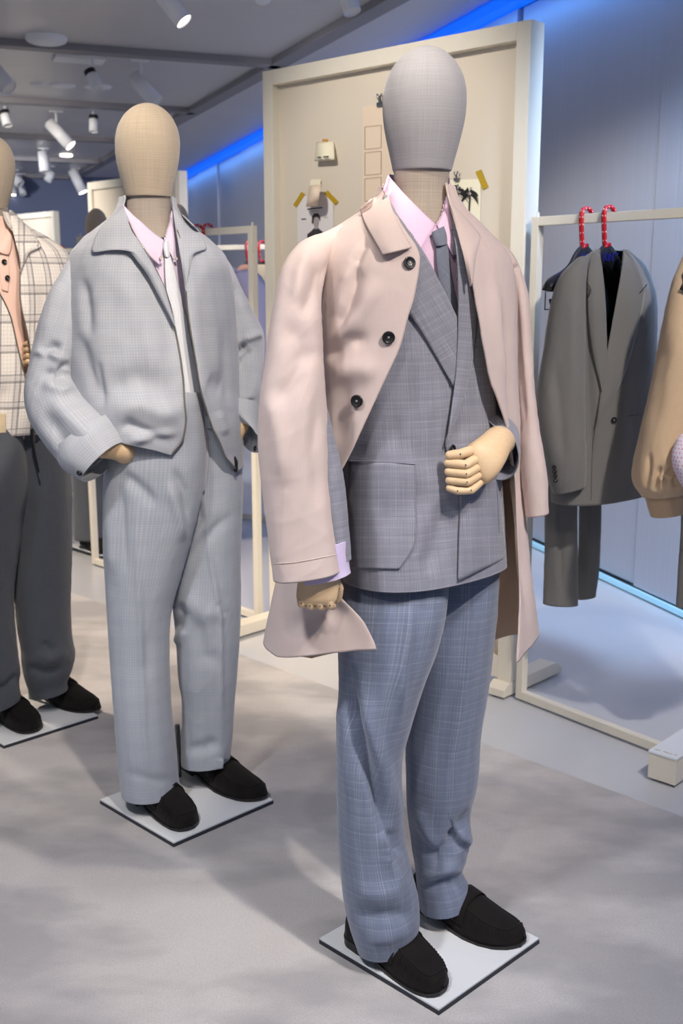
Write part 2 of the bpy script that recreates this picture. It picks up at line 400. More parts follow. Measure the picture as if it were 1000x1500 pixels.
    def closed(s, name, mat, parent, solid=.0022, cutpoly=None, v0=None, v1=None, cap=False):
        nu, nv = s.nu, s.nv
        t = np.linspace(-math.pi, math.pi, nu + 1); v = np.linspace(0 if v0 is None else v0, s.N - 1 if v1 is None else v1, nv + 1)
        T, Vv = np.meshgrid(t, v); P, N = s.ev(T, Vv); P[:, -1] = P[:, 0]
        W_ = nu + 1; F = [(j * W_ + i, j * W_ + i + 1, (j + 1) * W_ + i + 1, (j + 1) * W_ + i) for j in range(nv) for i in range(nu)]
        if cutpoly is not None:
            Pf = P.reshape(-1, 3); px = proj(Pf); vd = CAMP - Pf; front = (vd * N.reshape(-1, 3)).sum(1) > 0
            ins = inpoly(px, np.asarray(cutpoly, float)) & front
            F = [f for f in F if not all(ins[k] for k in f)]
        if cap: F += [tuple(range(W_ - 1))[::-1], tuple(nv * W_ + i for i in range(W_ - 1))]
        F = orient(P, N, F)
        return mk(name, P.reshape(-1, 3), F, mat, parent, s.uv(T, Vv).reshape(-1, 2), solid=solid)
    def opened(s, name, mat, parent, eL, eR, solid=.0022, nu=240, flare=0.0, v0=0.0, v1=None, hem=None, backv=None):
        """front opening: eL / eR are the two front edges (seen positions on the surface)"""
        def ed(e):
            q = np.array([s.tv(*p) for p in e]); o = np.argsort(q[:, 1]); return q[o]
        L, R = ed(eL), ed(eR); nv = s.nv; v = np.linspace(v0, (s.N - 1) if v1 is None else v1, nv + 1)
        tl = np.interp(v, L[:, 1], L[:, 0]); tr = np.interp(v, R[:, 1], R[:, 0])
        k = np.ones(9) / 9
        tl = np.convolve(np.pad(tl, 4, 'edge'), k, 'valid'); tr = np.convolve(np.pad(tr, 4, 'edge'), k, 'valid')
        w = np.linspace(0, 1, nu + 1)[None, :]
        T = tr[:, None] * (1 - w) + (tl[:, None] + 2 * math.pi) * w; Vv = np.repeat(v[:, None], nu + 1, 1)
        if hem:
            hr_ = sorted(s.tv(*p) for p in hem[1]); hl_ = sorted(s.tv(*p) for p in hem[0]); bv = s.N - 1 if backv is None else backv
            xs = [q[0] for q in hr_] + [hr_[-1][0] + .4, hr_[-1][0] + 1.1, hl_[0][0] + 2 * math.pi - 1.3, hl_[0][0] + 2 * math.pi - .45] + [q[0] + 2 * math.pi for q in hl_]; ys = [q[1] for q in hr_] + [hr_[-1][1], bv, bv, hl_[0][1]] + [q[1] for q in hl_]
            ve = np.interp(T, xs, ys); Vv = np.minimum(Vv * np.clip(ve / (s.N - 1), 0, 1), s.N - 1)
            tl2 = np.interp(Vv[:, -1], L[:, 1], L[:, 0]); tr2 = np.interp(Vv[:, 0], R[:, 1], R[:, 0])
            tl2 = np.convolve(np.pad(tl2, 4, 'edge'), k, 'valid'); tr2 = np.convolve(np.pad(tr2, 4, 'edge'), k, 'valid')
            T = tr2[:, None] * (1 - w) + (tl2[:, None] + 2 * math.pi) * w
        P, N = s.ev(T, Vv)
        if flare:
            ww = np.minimum(w, 1 - w); P = P + N * (flare * np.exp(-(ww / .02) ** 2))[..., None]
        W_ = nu + 1; F = [(j * W_ + i, j * W_ + i + 1, (j + 1) * W_ + i + 1, (j + 1) * W_ + i) for j in range(nv) for i in range(nu)]
        s.edge = (P[:, -1], P[:, 0]); F = orient(P, N, F)
        return mk(name, P.reshape(-1, 3), F, mat, parent, s.uv(T, Vv).reshape(-1, 2), solid=solid)
def orient(P, N, F):
    Pf, Nf = P.reshape(-1, 3), N.reshape(-1, 3); s = 0.0
    for f in F[::max(1, len(F) // 60)]:
        if len(f) == 4: s += np.dot(np.cross(Pf[f[2]] - Pf[f[0]], Pf[f[3]] - Pf[f[1]]), Nf[f[0]])
    return F if s > 0 else [f[::-1] for f in F]
def inpoly(px, poly):
    x, y = px[:, 0], px[:, 1]; r = np.zeros(len(px), bool); j = len(poly) - 1
    for i in range(len(poly)):
        xi, yi = poly[i]; xj, yj = poly[j]
        c = ((yi > y) != (yj > y)) & (x < (xj - xi) * (y - yi) / (yj - yi + 1e-12) + xi); r ^= c; j = i
    return r
def frame(yaw):
    f = math.radians(yaw); return np.array((math.cos(f), math.sin(f), 0)), np.array((math.sin(f), -math.cos(f), 0))
def tring(y, xL, xR, Y, ratio=.62, yaw=42, n=2.3):
    e1, e2 = frame(yaw); C = at((xL + xR) / 2, y, Y); sp = np.linalg.norm(at(xR, y, Y) - at(xL, y, Y)) / 2
    a = sp / math.sqrt(e1[0] ** 2 + (ratio * e2[0]) ** 2); return (C, e1, e2, a, a * ratio, n)
def tube(st, **kw):
    P = [(at(s[0], s[1], s[4]), at(s[2], s[3], s[4])) for s in st]; C = [(p + q) / 2 for p, q in P]; rings = []
    for i, ((p, q), s) in enumerate(zip(P, st)):
        e1 = nrm(q - p); a = np.linalg.norm(q - p) / 2; tg = nrm(C[min(i + 1, len(C) - 1)] - C[max(i - 1, 0)])
        e2 = nrm(np.cross(e1, tg));
        if e2[1] > 0: e2 = -e2
        r = s[5] if len(s) > 5 else 1.0; n = s[6] if len(s) > 6 else 2.0
        rings.append((C[i], e1, e2, a, a * r, n))
    return Surf(rings, **kw)
def polyres(P, n):
    P = np.asarray(P, float); return crom(P, np.linspace(0, len(P) - 1, n)) if len(P) > 2 else P[0] + (P[-1] - P[0]) * np.linspace(0, 1, n)[:, None]
def hitY(bvh, x, y, Yd):
    r = nrm(ray(x, y)); h, n, i, d = bvh.ray_cast(Vector(CAMP), Vector(r))
    if h is None:
        h, n, i, d = bvh.find_nearest(Vector(at(x, y, Yd)))
        if h is None: return at(x, y, Yd)
        return at(x, y, h[1])
    return np.array(h)
def drape(name, A, B, bvh, mat, parent, off=(.004, .004), bulge=0.0, Yd=2.1, nu=26, nv=14, solid=.0022, uvrot=0.0, wob=0.0, linear=False):
    """strip of cloth lying on another surface between two seen edges A and B"""
    if linear: A2 = polyline(A, nu); B2 = polyline(B, nu)
    else: A2 = polyres(A, nu); B2 = polyres(B, nu)
    V = []; UV = []; k = Yd / FPX; cr, sr = math.cos(uvrot), math.sin(uvrot)
    for i in range(nu):
        for j in range(nv):
            w = j / (nv - 1); p = A2[i] * (1 - w) + B2[i] * w; h = hitY(bvh, p[0], p[1], Yd)
            o = off[0] * (1 - w) + off[1] * w + bulge * math.sin(math.pi * w)
            V.append(h + (CAMP - h) / np.linalg.norm(CAMP - h) * o); UV.append(((p[0] * cr - p[1] * sr) * k, (p[0] * sr + p[1] * cr) * k))
    V = np.array(V).reshape(nu, nv, 3)
    for _ in range(4):                      # relax depth so the strip stays a smooth piece of cloth
        q = V.copy(); q[1:-1] = (V[:-2] + V[2:] + 2 * V[1:-1]) / 4; V = q; q = V.copy(); q[:, 1:-1] = (V[:, :-2] + V[:, 2:] + 2 * V[:, 1:-1]) / 4; V = q
    V = V.reshape(-1, 3)
    F = [(i * nv + j, i * nv + j + 1, (i + 1) * nv + j + 1, (i + 1) * nv + j) for i in range(nu - 1) for j in range(nv - 1)]
    nn = np.cross(V[1] - V[0], V[nv] - V[0])
    if np.dot(nn, CAMP - V[0]) < 0: F = [f[::-1] for f in F]
    return mk(name, V, F, mat, parent, np.array(UV), solid=solid)
def polyline(P, n):
    P = np.asarray(P, float); s = np.concatenate(([0], np.cumsum(np.linalg.norm(np.diff(P, axis=0), axis=1)))); t = np.linspace(0, s[-1], n)
    return np.stack([np.interp(t, s, P[:, k]) for k in range(P.shape[1])], 1)
def strip3(name, A, B, mat, parent, bulge=0.0, nu=24, nv=12, solid=.002, k=.0014):
    """strip between two edges given as (x, y, distance)"""
    A2, B2 = polyres(A, nu), polyres(B, nu); V = []; UV = []
    for i in range(nu):
        for j in range(nv):
            w = j / (nv - 1); p = A2[i] * (1 - w) + B2[i] * w
            V.append(at(p[0], p[1], p[2] - bulge * math.sin(math.pi * w))); UV.append((p[0] * k, p[1] * k))
    V = np.array(V); F = [(i * nv + j, i * nv + j + 1, (i + 1) * nv + j + 1, (i + 1) * nv + j) for i in range(nu - 1) for j in range(nv - 1)]
    nn = np.cross(V[1] - V[0], V[nv] - V[0])
    if np.dot(nn, CAMP - V[0]) < 0: F = [f[::-1] for f in F]
    return mk(name, V, F, mat, parent, np.array(UV), solid=solid)
def seam(name, pts, bvh, mat, parent, r=.0008, off=.001, Yd=2.1, n=40):
    P = polyres(pts, n); Q = []
    for p in P:
        h = hitY(bvh, p[0], p[1], Yd); Q.append(h + nrm(CAMP - h) * off)
    return MB().caps(Q, [r] * n, n=6).build(name, mat, parent, smooth=True)
def button(x, y, bvh, parent, r=.0105, mat='button', thread='thread', off=.004, Yd=2.1, name='button'):
    h, n, i, d = bvh.ray_cast(Vector(CAMP), Vector(nrm(ray(x, y))))
    if h is None: h = Vector(at(x, y, Yd)); n = Vector(nrm(CAMP - np.array(h)))
    h = np.array(h); n = np.array(n); n = n if np.dot(n, CAMP - h) > 0 else -n
    a = nrm(np.cross(n, (0, 0, 1.))); b = np.cross(n, a); m = 28
    prof = [(1.0, 0), (1.0, .0022), (.92, .003), (.78, .0029), (.7, .0021), (.3, .0019), (.02, .0019)]
    V = []; F = []
    for rr, zz in prof:
        for k in range(m):
            t = 2 * math.pi * k / m; V.append(h + n * (off + zz) + r * rr * (a * math.cos(t) + b * math.sin(t)))
    for j in range(len(prof) - 1):
        for k in range(m): F.append((j * m + k, j * m + (k + 1) % m, (j + 1) * m + (k + 1) % m, (j + 1) * m + k))
    F.append(tuple((len(prof) - 1) * m + k for k in range(m)))
    nf = len(F); hb = MB()
    for g in (-1, 1):
        hb.box(h + n * (off + .0022), (r * .42, r * .08, .0006), R=np.stack((nrm(a + g * b), nrm(b - g * a), n), 1))
    k0 = len(V); V += hb.V; F += [tuple(i + k0 for i in f) for f in hb.F]
    o = mk(name, V, F, mat, parent); o.data.materials.append(MAT[thread])
    for i, p in enumerate(o.data.polygons):
        if i >= nf: p.material_index = 1
    return o

# ================================================================== SETTING
def struct(o): return tag(o, kind='structure')
CEIL = 2.95
struct(MB().box((0, 6, -.06), (22, 30, .1)).build('floor', 'floor'))
cd = np.array((.704, -.71)); c0 = np.array((.434, 3.253)); nn_ = np.array((-.71, -.704))
q = [c0 - cd * 12, c0 + cd * 7, c0 + cd * 7 + nn_ * 9, c0 - cd * 12 + nn_ * 9]
V = [(p[0], p[1], z) for z in (-.012, 0.0) for p in q]
cp = struct(mk('floor_carpet', V, [(3, 2, 1, 0), (4, 5, 6, 7)] + [(i, (i + 1) % 4, 4 + (i + 1) % 4, 4 + i) for i in range(4)], 'carpet', smooth=False))
# ceiling: flat satin sheets between dropped beams
struct(MB().box((-1, 6.5, CEIL + .06), (22, 30, .1)).build('ceiling', 'ceiling'))
bd = nrm((1.70, -4.15, 0)); bt = nrm((1.786, .69, 0))
b0 = gr(283, 166, CEIL - .03)
def beam(name, p, d, l0, l1, w=.12):
    p = np.asarray(p, float); return struct(MB().bar(p + d * l0 + (0, 0, .02), p + d * l1 + (0, 0, .02), w, .05, .003).build(name, 'beam'))
beam('trim_1', b0, bd, -14, 9)
for i, (x, y) in enumerate([(410, 98), (283, 166), (195, 210), (150, 240), (100, 262)]):
    p = gr(x, y, CEIL - .03); beam('trim_%d' % (i + 2), p, bt, -9, 0)
for i, k in enumerate((3.2, 6.0)):
    beam('trim_%d' % (i + 7), gr(410, 98, CEIL - .03) + bd * k, bt, -9, 0)
# right wall: tall brushed panels with narrow gaps in front of a pale core
def wx(y): return 1.069 - .3235 * (y - 5.942)
wd = nrm((-.3235, 1, 0)); wn = nrm((-1, -.3235, 0))
def wp(y, o=0.0, z=0.0): return np.array((wx(y), y, z)) + wn * o
ang = math.atan2(wd[1], wd[0])
L = np.linalg.norm(wp(17.5) - wp(-4))
core = struct(MB().box((wp(17.5, -.16) + wp(-4, -.16)) / 2 + (0, 0, 1.5), (L, .1, 3.0), ang).build('wall_right', 'wallcore'))
gaps = [-4.0, -2.8, -1.5, -.2, 1.1, 2.4, 3.7, 5.0, 6.3, 7.6, 8.9, 10.2, 11.45, 12.7, 13.95, 15.2, 16.45, 17.5]
for i in range(len(gaps) - 1):
    a, b = wp(gaps[i] + .014, -.02), wp(gaps[i + 1] - .014, -.02); o = -.02 if i % 2 else 0.0
    c = (a + b) / 2 + wn * o
    MB().box(c + (0, 0, 1.455), (np.linalg.norm(b - a), .04, 2.85), ang, .004).build('panel', 'panel', core)
MB().box((wp(17.5, .03) + wp(-4, .03)) / 2 + (0, 0, CEIL - .035), (L, .10, .06), ang).build('led_cove', 'led_blue', core)
MB().box((wp(17.5, .012) + wp(-4, .012)) / 2 + (0, 0, .012), (L, .018, .024), ang).build('led_strip', 'led_floor', core)
bw = wp(17.0)
struct(MB().box((bw - wn * 0 + wn * 6 + (0, 0, 1.5)), (.1, 14, 3.0), ang).build('wall_back', 'backwall'))
struct(MB().box(np.array((-2.9, 8.4, CEIL - .004)), (.5, .5, .02), math.atan2(bt[1], bt[0])).build('trim_9', 'lamp_white'))
tag(MB().box(gr(116, 88, CEIL - .01) + (0, 0, .004), (.34, .2, .02), math.atan2(bt[1], bt[0]), .002).build('access_plate', 'lamp_white'), 'pale rectangular access plate on the ceiling next to a beam', 'plate')
bpy.data.objects.remove(bpy.data.objects['trim_9'])

def blue_area(name, p, size, energy, col, rot):
    l = bpy.data.lights.new(name, 'AREA'); l.shape = 'RECTANGLE'; l.size, l.size_y = size; l.energy = energy; l.color = col
    o = bpy.data.objects.new(name, l); COL.objects.link(o); o.location = p; o.rotation_euler = rot; return o
# light of the LED cove (runs the whole wall, washing the panels and the ceiling edge)
for k, (y0, y1) in enumerate([(-3, 4), (4, 11), (11, 17.3)]):
    c = (wp(y0, .16) + wp(y1, .16)) / 2; Ls = np.linalg.norm(wp(y1) - wp(y0))
    o = blue_area('cove_light', c + (0, 0, CEIL - .08), (Ls, .06), 13 * Ls / 7, (.10, .36, 1.0), (0, 0, 0)); o.rotation_mode = 'QUATERNION'
    o.rotation_quaternion = Vector(nrm(-wn * .25 + np.array((0, 0, -1.)))).to_track_quat('-Z', 'X')
    from mathutils import Matrix
    zax = -Vector(nrm(-wn * .30 + np.array((0, 0, -1.)))); xax = Vector(wd); yax = zax.cross(xax); 
    o.rotation_quaternion = Matrix((xax, yax, zax)).transposed().to_quaternion()

# ------------------------------------------------------------------ ceiling discs and spotlights
for (x, y, r, lab, nm) in [(68, 65, .13, 'white domed smoke detector beside the ceiling beam', 'smoke_detector'), (92, 128, .10, 'flat white ceiling disc, middle one of three in a row', 'ceiling_disc'),
                       (143, 130, .11, 'flat white ceiling disc above the small black-capped spotlight', 'ceiling_disc'), (54, 126, .05, 'smallest flat white ceiling disc at the end of the row', 'ceiling_disc')]:
    z = CEIL - (.035 if nm == 'smoke_detector' else .008); p = gr(x, y, z); h = CEIL + .012 - z; n = 32
    prof = [(1, 1), (1, .65), (.93, .3), (.75, .1), (.4, 0), (.01, 0)]; V = []; F = []
    for rr, zz in prof:
        for k in range(n): V.append(p + np.array((r * rr * math.cos(6.2832 * k / n), r * rr * math.sin(6.2832 * k / n), h * zz)))
    for j in range(len(prof) - 1):
        for k in range(n): F.append((j * n + k, j * n + (k + 1) % n, (j + 1) * n + (k + 1) % n, (j + 1) * n + k))
    solo(mk(nm, V, F, 'lamp_white'), lab, 'detector' if nm == 'smoke_detector' else 'disc')

def spotlight(base, aim, label, lit=False, L=.2, r=.043, cap=False, energy=0, color=(1, .86, .70), group='ceiling spotlights', angle=46, soft=.04, stem=.1):
    base = np.asarray(base, float); t = thing('ceiling_spotlight', base, label, 'spotlight', group)
    piv = base - (0, 0, stem); d = nrm(np.asarray(aim, float) - piv)
    MB().box(base + (0, 0, .014), (.12, .05, .03), .3, .002).build('mount', 'lamp_white', t)
    MB().cyl(base + (0, 0, .005), piv, .009, n=10).build('stem', 'lamp_white', t, smooth=True)
    a = piv - d * L * .35; b = piv + d * L * .65
    s = nrm(np.cross(d, (0, 0, 1.))) * 0
    m = MB().cyl(a, b, r, n=28, cap=False); m.cyl(a + d * .002, a + d * .004, r * .98, n=28)
    m.build('lamp_body', 'lamp_white', t, smooth=True).modifiers.new('thick', 'SOLIDIFY').thickness = .003
    if cap: MB().cyl(a - d * .004, a + d * .03, r * 1.01, n=28).build('heat_sink', 'lamp_black', t)
    MB().cyl(b - d * .014, b - d * .008, r * .92, n=28).build('lens', 'lamp_on' if lit else 'lamp_off', t)
    if energy:
        l = bpy.data.lights.new('spot_light', 'SPOT'); l.energy = energy; l.color = color; l.spot_size = math.radians(angle); l.spot_blend = .75; l.shadow_soft_size = soft
        o = bpy.data.objects.new('spot_light', l); COL.objects.link(o); o.parent = t
        o.location = Vector(b + d * .01 - base); o.rotation_mode = 'QUATERNION'; o.rotation_quaternion = Vector(d).to_track_quat('-Z', 'Y')
    return t
def sp_px(x0, y0, x1, y1, r, drop, label, dY=-.03, **kw):
    """lamp seen with its rear at (x0,y0), its lens at (x1,y1) and radius r; hangs drop below the ceiling"""
    mx, my = x0 + (x1 - x0) * .35, y0 + (y1 - y0) * .35
    piv = gr(mx, my, CEIL - drop); Y = piv[1]; a = at(x0, y0, Y); b = at(x1, y1, Y + dY); Lk = np.linalg.norm(b - a); d = (b - a) / Lk; piv = a + d * Lk * .35
    return spotlight((piv[0], piv[1], CEIL), piv + d, label, L=Lk, stem=CEIL - piv[2], r=r * Y / FPX, **kw)
sp_px(226, -24, 270, 32, 12.5, .17, 'lit white cylinder spotlight hanging before the first ceiling beam', lit=True, energy=120, angle=80, soft=.08)
sp_px(503, -26, 516, 18, 12, .17, 'white cylinder spotlight above the large pinboard, aimed down')
sp_px(131, 104, 144, 131, 8, .13, 'small white spotlight with black rear end below the access plate', cap=True)
sp_px(194, 112, 230, 150, 10.5, .16, 'thick pale grey cylinder spotlight beside the black-capped one, aimed sideways')
sp_px(-14, 98, 14, 130, 12, .16, 'white cylinder spotlight above the mannequin in the plaid jacket')
sp_px(6, 163, 11, 184, 6.5, .10, 'short white black-capped spotlight hanging near the mannequin in plaid', cap=True)
sp_px(137, 170, 137, 193, 6.2, .10, 'short upright white black-capped spotlight hanging straight down', cap=True)
sp_px(72, 180, 104, 214, 8.5, .16, 'lit white spotlight tilted sideways on a long stem', lit=True, energy=120, angle=80, soft=.08)
sp_px(63, 223, 66, 252, 7.5, .11, 'white spotlight hanging upright before the far beam')
sp_px(76, 252, 69, 265, 5.5, .1, 'smallest tilted white spotlight beyond the far beam')
sp_px(106, 250, 122, 282, 7, .12, 'lit white spotlight glaring before the dark back wall', lit=True, energy=120, angle=80, soft=.08)
sp_px(16, 256, 30, 270, 7, .1, 'white spotlight lying nearly level beside the mannequin in plaid')
sp_px(20, 275, 20, 286, 4, .2, 'lit end of a pair of tiny white spotlights at the back wall', lit=True)
sp_px(31, 273, 34, 285, 4.5, .2, 'unlit end of a pair of tiny white spotlights at the back wall')
o = tag(MB().cyl(gr(97, 228, CEIL) + (0, 0, .01), gr(97, 228, CEIL) - (0, 0, .008), .07, n=24).build('downlight', 'lamp_on'), 'round lit recessed downlight under the tilted spotlight', 'downlight')
# lamps over the camera side of the shop, ending with added fill lamps
G = 'ceiling spotlights'
def key(what, x, y, aim, e, ang=44, col=(1, .88, .76), soft=.05): spotlight((x, y, CEIL), aim, 'white cylinder ceiling spotlight ' + what, lit=True, energy=e, angle=ang, color=col, soft=soft, group='spotlights over the carpet')
key('aimed at the mannequin in the beige coat', 1.25, .55, (.17, 2.15, 1.15), 230, 46)
key('aimed at the trousers of the mannequin in the beige coat', -.35, .15, (.1, 2.15, .9), 60, 50)
key('aimed at the mannequin in the pale grey jacket', .15, 1.2, (-.45, 2.85, 1.2), 230, 44)
key('aimed at the mannequin in the plaid jacket', -.55, 1.9, (-1.1, 3.45, 1.2), 170, 44)
key('aimed at the rack with the suit jacket', 1.35, 1.35, (.95, 3.3, 1.1), 260, 50, (1, .93, .86))
key('aimed at the large pinboard', -.75, 2.6, (.15, 4.1, 1.6), 165, 56, (1, .93, .84), .1)
key('aimed at the carpet edge behind the mannequins', -2.2, 4.3, (-1.0, 4.7, 0), 460, 64, (1, .83, .64))
key('aimed at the distant mannequin', -2.6, 5.2, (-1.3, 7.2, 1.4), 150, 60, (1, .88, .74))
key('added to brighten the open carpet beside the grey jacket', -.9, .9, (-.7, 1.5, 0), 190, 84, (.98, .97, 1.0), .1)  # added lamp out of view, lifts the near floor
key('added to brighten the open carpet beside the beige coat', .9, .9, (.75, 1.4, 0), 140, 84, (.98, .97, 1.0), .1)  # second added floor lamp, also out of view
key('added to brighten the brushed panel wall in blue', .98, 2.75, (1.42, 5.0, .8), 520, 62, (.46, .66, 1.0), .1)  # unseen lamp added to give the panels a bluish wash
key('added to brighten the far brushed panels', -.4, 5.6, (.2, 9.0, 1.0), 380, 74, (.95, .94, 1.0), .1)  # unseen neutral fill added for the distant panels
key('added to brighten the floor of the rear room', -3.5, 7.4, (-2.4, 11.5, .6), 560, 78, (1, .93, .84), .1)  # added fill light for the rear of the shop
key('added to brighten the dark back wall', -4.2, 11.0, (-4.2, 15.5, 1.3), 420, 76, (.95, .95, 1.0), .1)  # added out of view so the back wall is not too dark

# ================================================================== FURNITURE
RD = nrm((.62, -.7846, 0))
def clothes_rack(p0, p1, h, label, w=.028):
    p0, p1 = np.array((*p0, 0.)), np.array((*p1, 0.)); d = nrm(p1 - p0); t = thing('clothes_rack', (p0 + p1) / 2, label, 'clothes rack', 'clothes racks')
    MB.side = np.cross((0, 0, 1.), d)
    ang = math.atan2(d[1], d[0]); up = np.array((0, 0, 1.))
    for p in (p0, p1):
        MB().box(p + up * h / 2, (w, w, h), ang, .002).build('post', 'white', t)
        MB().cyl(p + up * (h - .001) , p + up * (h + .014), .005, n=10).build('pin', 'white', t)
    MB().box((p0 + p1) / 2 + up * (h - w / 2), (np.linalg.norm(p1 - p0) - w, w * .98, w), ang, .002).build('top_bar', 'white', t)
    MB().box((p0 + p1) / 2 + up * (w / 2 + .0), (np.linalg.norm(p1 - p0) - w, w * .98, w), ang, .002).build('bottom_bar', 'white', t)
    return t
rA0 = np.array((.631, 3.629)); rA1 = rA0 + RD[:2] * 1.52
rackA = clothes_rack(rA0, rA1, 1.635, 'white square-tube clothes rack with the grey suit jacket on it')
rB0 = np.array((-1.283, 5.528)); rB1 = np.array((-.36, 4.55))
rk = clothes_rack(rB0, rB1, 1.655, 'white square-tube clothes rack behind the mannequin in the pale grey jacket')
pC0 = np.array((-1.93, 7.40)); pC1 = np.array((-.40, 6.55))
clothes_rack(pC0, pC1, 1.655, 'white clothes rack farther back carrying peach and tan garments')

# the large pinboard
BL = np.array((-.309, 4.52, 0)); BR = np.array((.594, 3.658, 0)); bdv = nrm(BR - BL); bnv = nrm(np.array((bdv[1], -bdv[0], 0)))
if bnv[1] > 0: bnv = -bnv
BH = 2.236; bang = math.atan2(bdv[1], bdv[0])
pb = thing('pinboard', (BL + BR) / 2, 'large free-standing cream pinboard in a thick white frame', 'pinboard')
UPv = np.array((0, 0, 1.)); fw_, fd_ = .055, .075
bw_ = np.linalg.norm(BR - BL); bc = (BL + BR) / 2
MB().box(BL + bdv * fw_ / 2 + UPv * BH / 2 - bnv * fd_ / 2, (fw_, fd_, BH), bang, .003).build('frame_post', 'white', pb)
MB().box(BR - bdv * fw_ / 2 + UPv * BH / 2 - bnv * fd_ / 2, (fw_, fd_, BH), bang, .003).build('frame_post', 'white', pb)
MB().box(bc + UPv * (BH - fw_ / 2) - bnv * fd_ / 2, (bw_ - 2 * fw_, fd_ * .99, fw_), bang, .003).build('frame_rail', 'white', pb)
MB().box(bc + UPv * .09 - bnv * fd_ / 2, (bw_ - 2 * fw_, fd_ * .99, .08), bang, .003).build('frame_rail', 'white', pb)
MB().box(bc + UPv * (BH / 2 + .03) - bnv * .045, (bw_ - 2 * fw_, .014, BH - fw_ * 2), bang).build('panel', 'board', pb)
for p, fr in ((BL + bdv * .03, .30), (BR - bdv * .03, .04)):
    m = MB(); f = [(-fr, 0), (.33, 0), (.33, .02), (.29, .045), (.03 - fr, .045), (-fr, .025)]
    V = [p - bnv * a + bdv * s * .035 + UPv * z for s in (-1, 1) for a, z in f]; n = len(f)
    m.add(V, [tuple(range(n)), tuple(range(2 * n - 1, n - 1, -1))] + [(i, n + i, n + (i + 1) % n, (i + 1) % n) for i in range(n)])
    m.build('foot', 'white', pb)
def onb(x, y, o=.001):                 # point of the board's face under a sight line
    r = ray(x, y); n = bnv; p0 = bc - bnv * .038 + bnv * o; t = np.dot(p0 - CAMP, n) / np.dot(r, n); return CAMP + r * t
def sheet(name, quad, mat, parent=None, o=.002, th=.0008, **kw):
    P = [onb(x, y, o) for x, y in quad]; n = len(P); V = P + [p - bnv * th for p in P]
    F = [tuple(range(n))[::-1], tuple(range(n, 2 * n))] + [(i, (i + 1) % n, n + (i + 1) % n, n + i) for i in range(n)]
    return mk(name, V, F, mat, parent, smooth=False)
def tapep(parent, x0, y0, x1, y1, w, mat='tape', o=.0035):
    d = nrm((x1 - x0, y1 - y0)); n = np.array((-d[1], d[0])) * w / 2; a, b = np.array((x0, y0)), np.array((x1, y1))
    return sheet('tape', [a + n, b + n, b - n, a - n], mat, parent, o)
# printed sheet with a portrait
s1 = thing('printed_sheet', onb(463, 345), 'white printed sheet with a portrait taped to the pinboard', 'paper')
sheet('paper', [(435, 288), (488, 284), (488, 352), (436, 372)], 'paper', s1, .003)
tapep(s1, 444, 283, 432, 302, 7); tapep(s1, 477, 281, 493, 298, 7)
sheet('print_line', [(450, 305.5), (472, 303), (472, 305), (450, 307.5)], 'ink', s1, .0045); sheet('print_line', [(455, 309.5), (467, 308), (467, 309), (455, 310.5)], 'ink_pale', s1, .0045)
sheet('print_line', [(441, 320.5), (448, 320), (448, 321.6), (441, 322)], 'ink', s1, .0045); sheet('print_line', [(474, 318.5), (480, 318), (480, 319), (474, 319.5)], 'ink_pale', s1, .0045)
sheet('portrait_body', [(449, 358), (450, 343), (456, 338), (460, 334), (465, 333.5), (469, 337), (474, 341), (476, 352)], 'ink_dark', s1, .0045)
sheet('portrait_face', [(458, 320), (461, 315), (465, 315), (467, 320), (466.5, 328), (465, 335), (461.5, 336), (459, 329)], 'skin_grey', s1, .005)
sheet('portrait_hair', [(456.3, 327), (456.8, 317), (460, 312.5), (465.5, 312.5), (468.6, 317), (468.8, 325), (467.2, 320.5), (464, 317.5), (460, 319), (458.6, 328)], 'ink', s1, .0055)
# hanging curled strip of paper
s2 = thing('curled_paper', onb(460, 290), 'curled strip of cream paper looped over the printed sheet', 'paper')
sheet('tab', [(455, 263), (470, 262.5), (468, 276), (452.5, 277)], 'paper_cream', s2, .008)
def loop_paper(name, x0, y0, x1, y1, w_px, depth, mat, parent):
    V = []; F = []; n = 28; top = (onb(x0, y0, .01) + onb(x0 + w_px, y0 - 1, .01)) / 2
    for k in range(n + 1):
        t = k / n * 1.5 * math.pi; zz = (1 - math.cos(t)) / 2; out = math.sin(t * .98) * depth
        for e in (0, 1):
            x = x0 + (x1 - x0) * zz + e * w_px; y = y0 + (y1 - y0) * zz - e * 1.5
            V.append(onb(x, y, .012 + max(-.004, out) + depth * .55))
    F = [(2 * k, 2 * k + 1, 2 * k + 3, 2 * k + 2) for k in range(n)]
    return mk(name, V, F, mat, parent, solid=.0006)
loop_paper('loop', 453, 272, 448, 303, 17, .045, 'tracing', s2)
# small note block
s3 = thing('note_pad', onb(476, 236), 'small cream note with printed line held by orange tape', 'note')
def flap(name, q, lift, mat, parent):
    V = []; n = 10
    for k in range(n + 1):
        w = k / n; a = np.array(q[0]) * (1 - w) + np.array(q[3]) * w; b = np.array(q[1]) * (1 - w) + np.array(q[2]) * w; o = .004 + lift * math.sin(w * 1.7)
        V += [onb(*a, o), onb(*b, o)]
    return mk(name, V, [(2 * k, 2 * k + 1, 2 * k + 3, 2 * k + 2) for k in range(n)], mat, parent, solid=.006, off=1)
flap('sheet', [(463, 208), (488, 206.5), (488.5, 234), (460, 236)], .03, 'paper_cream', s3)
sheet('tape', [(472, 203.5), (480, 203.5), (480, 208), (472, 208)], 'tape_o', s3, .006)
sheet('print_line', [(464.5, 229.6), (470, 229.2), (470, 231.4), (464.5, 231.8)], 'ink', s3, .046); sheet('print_line', [(473, 229), (481, 228.4), (481, 230.6), (473, 231.2)], 'ink', s3, .046)
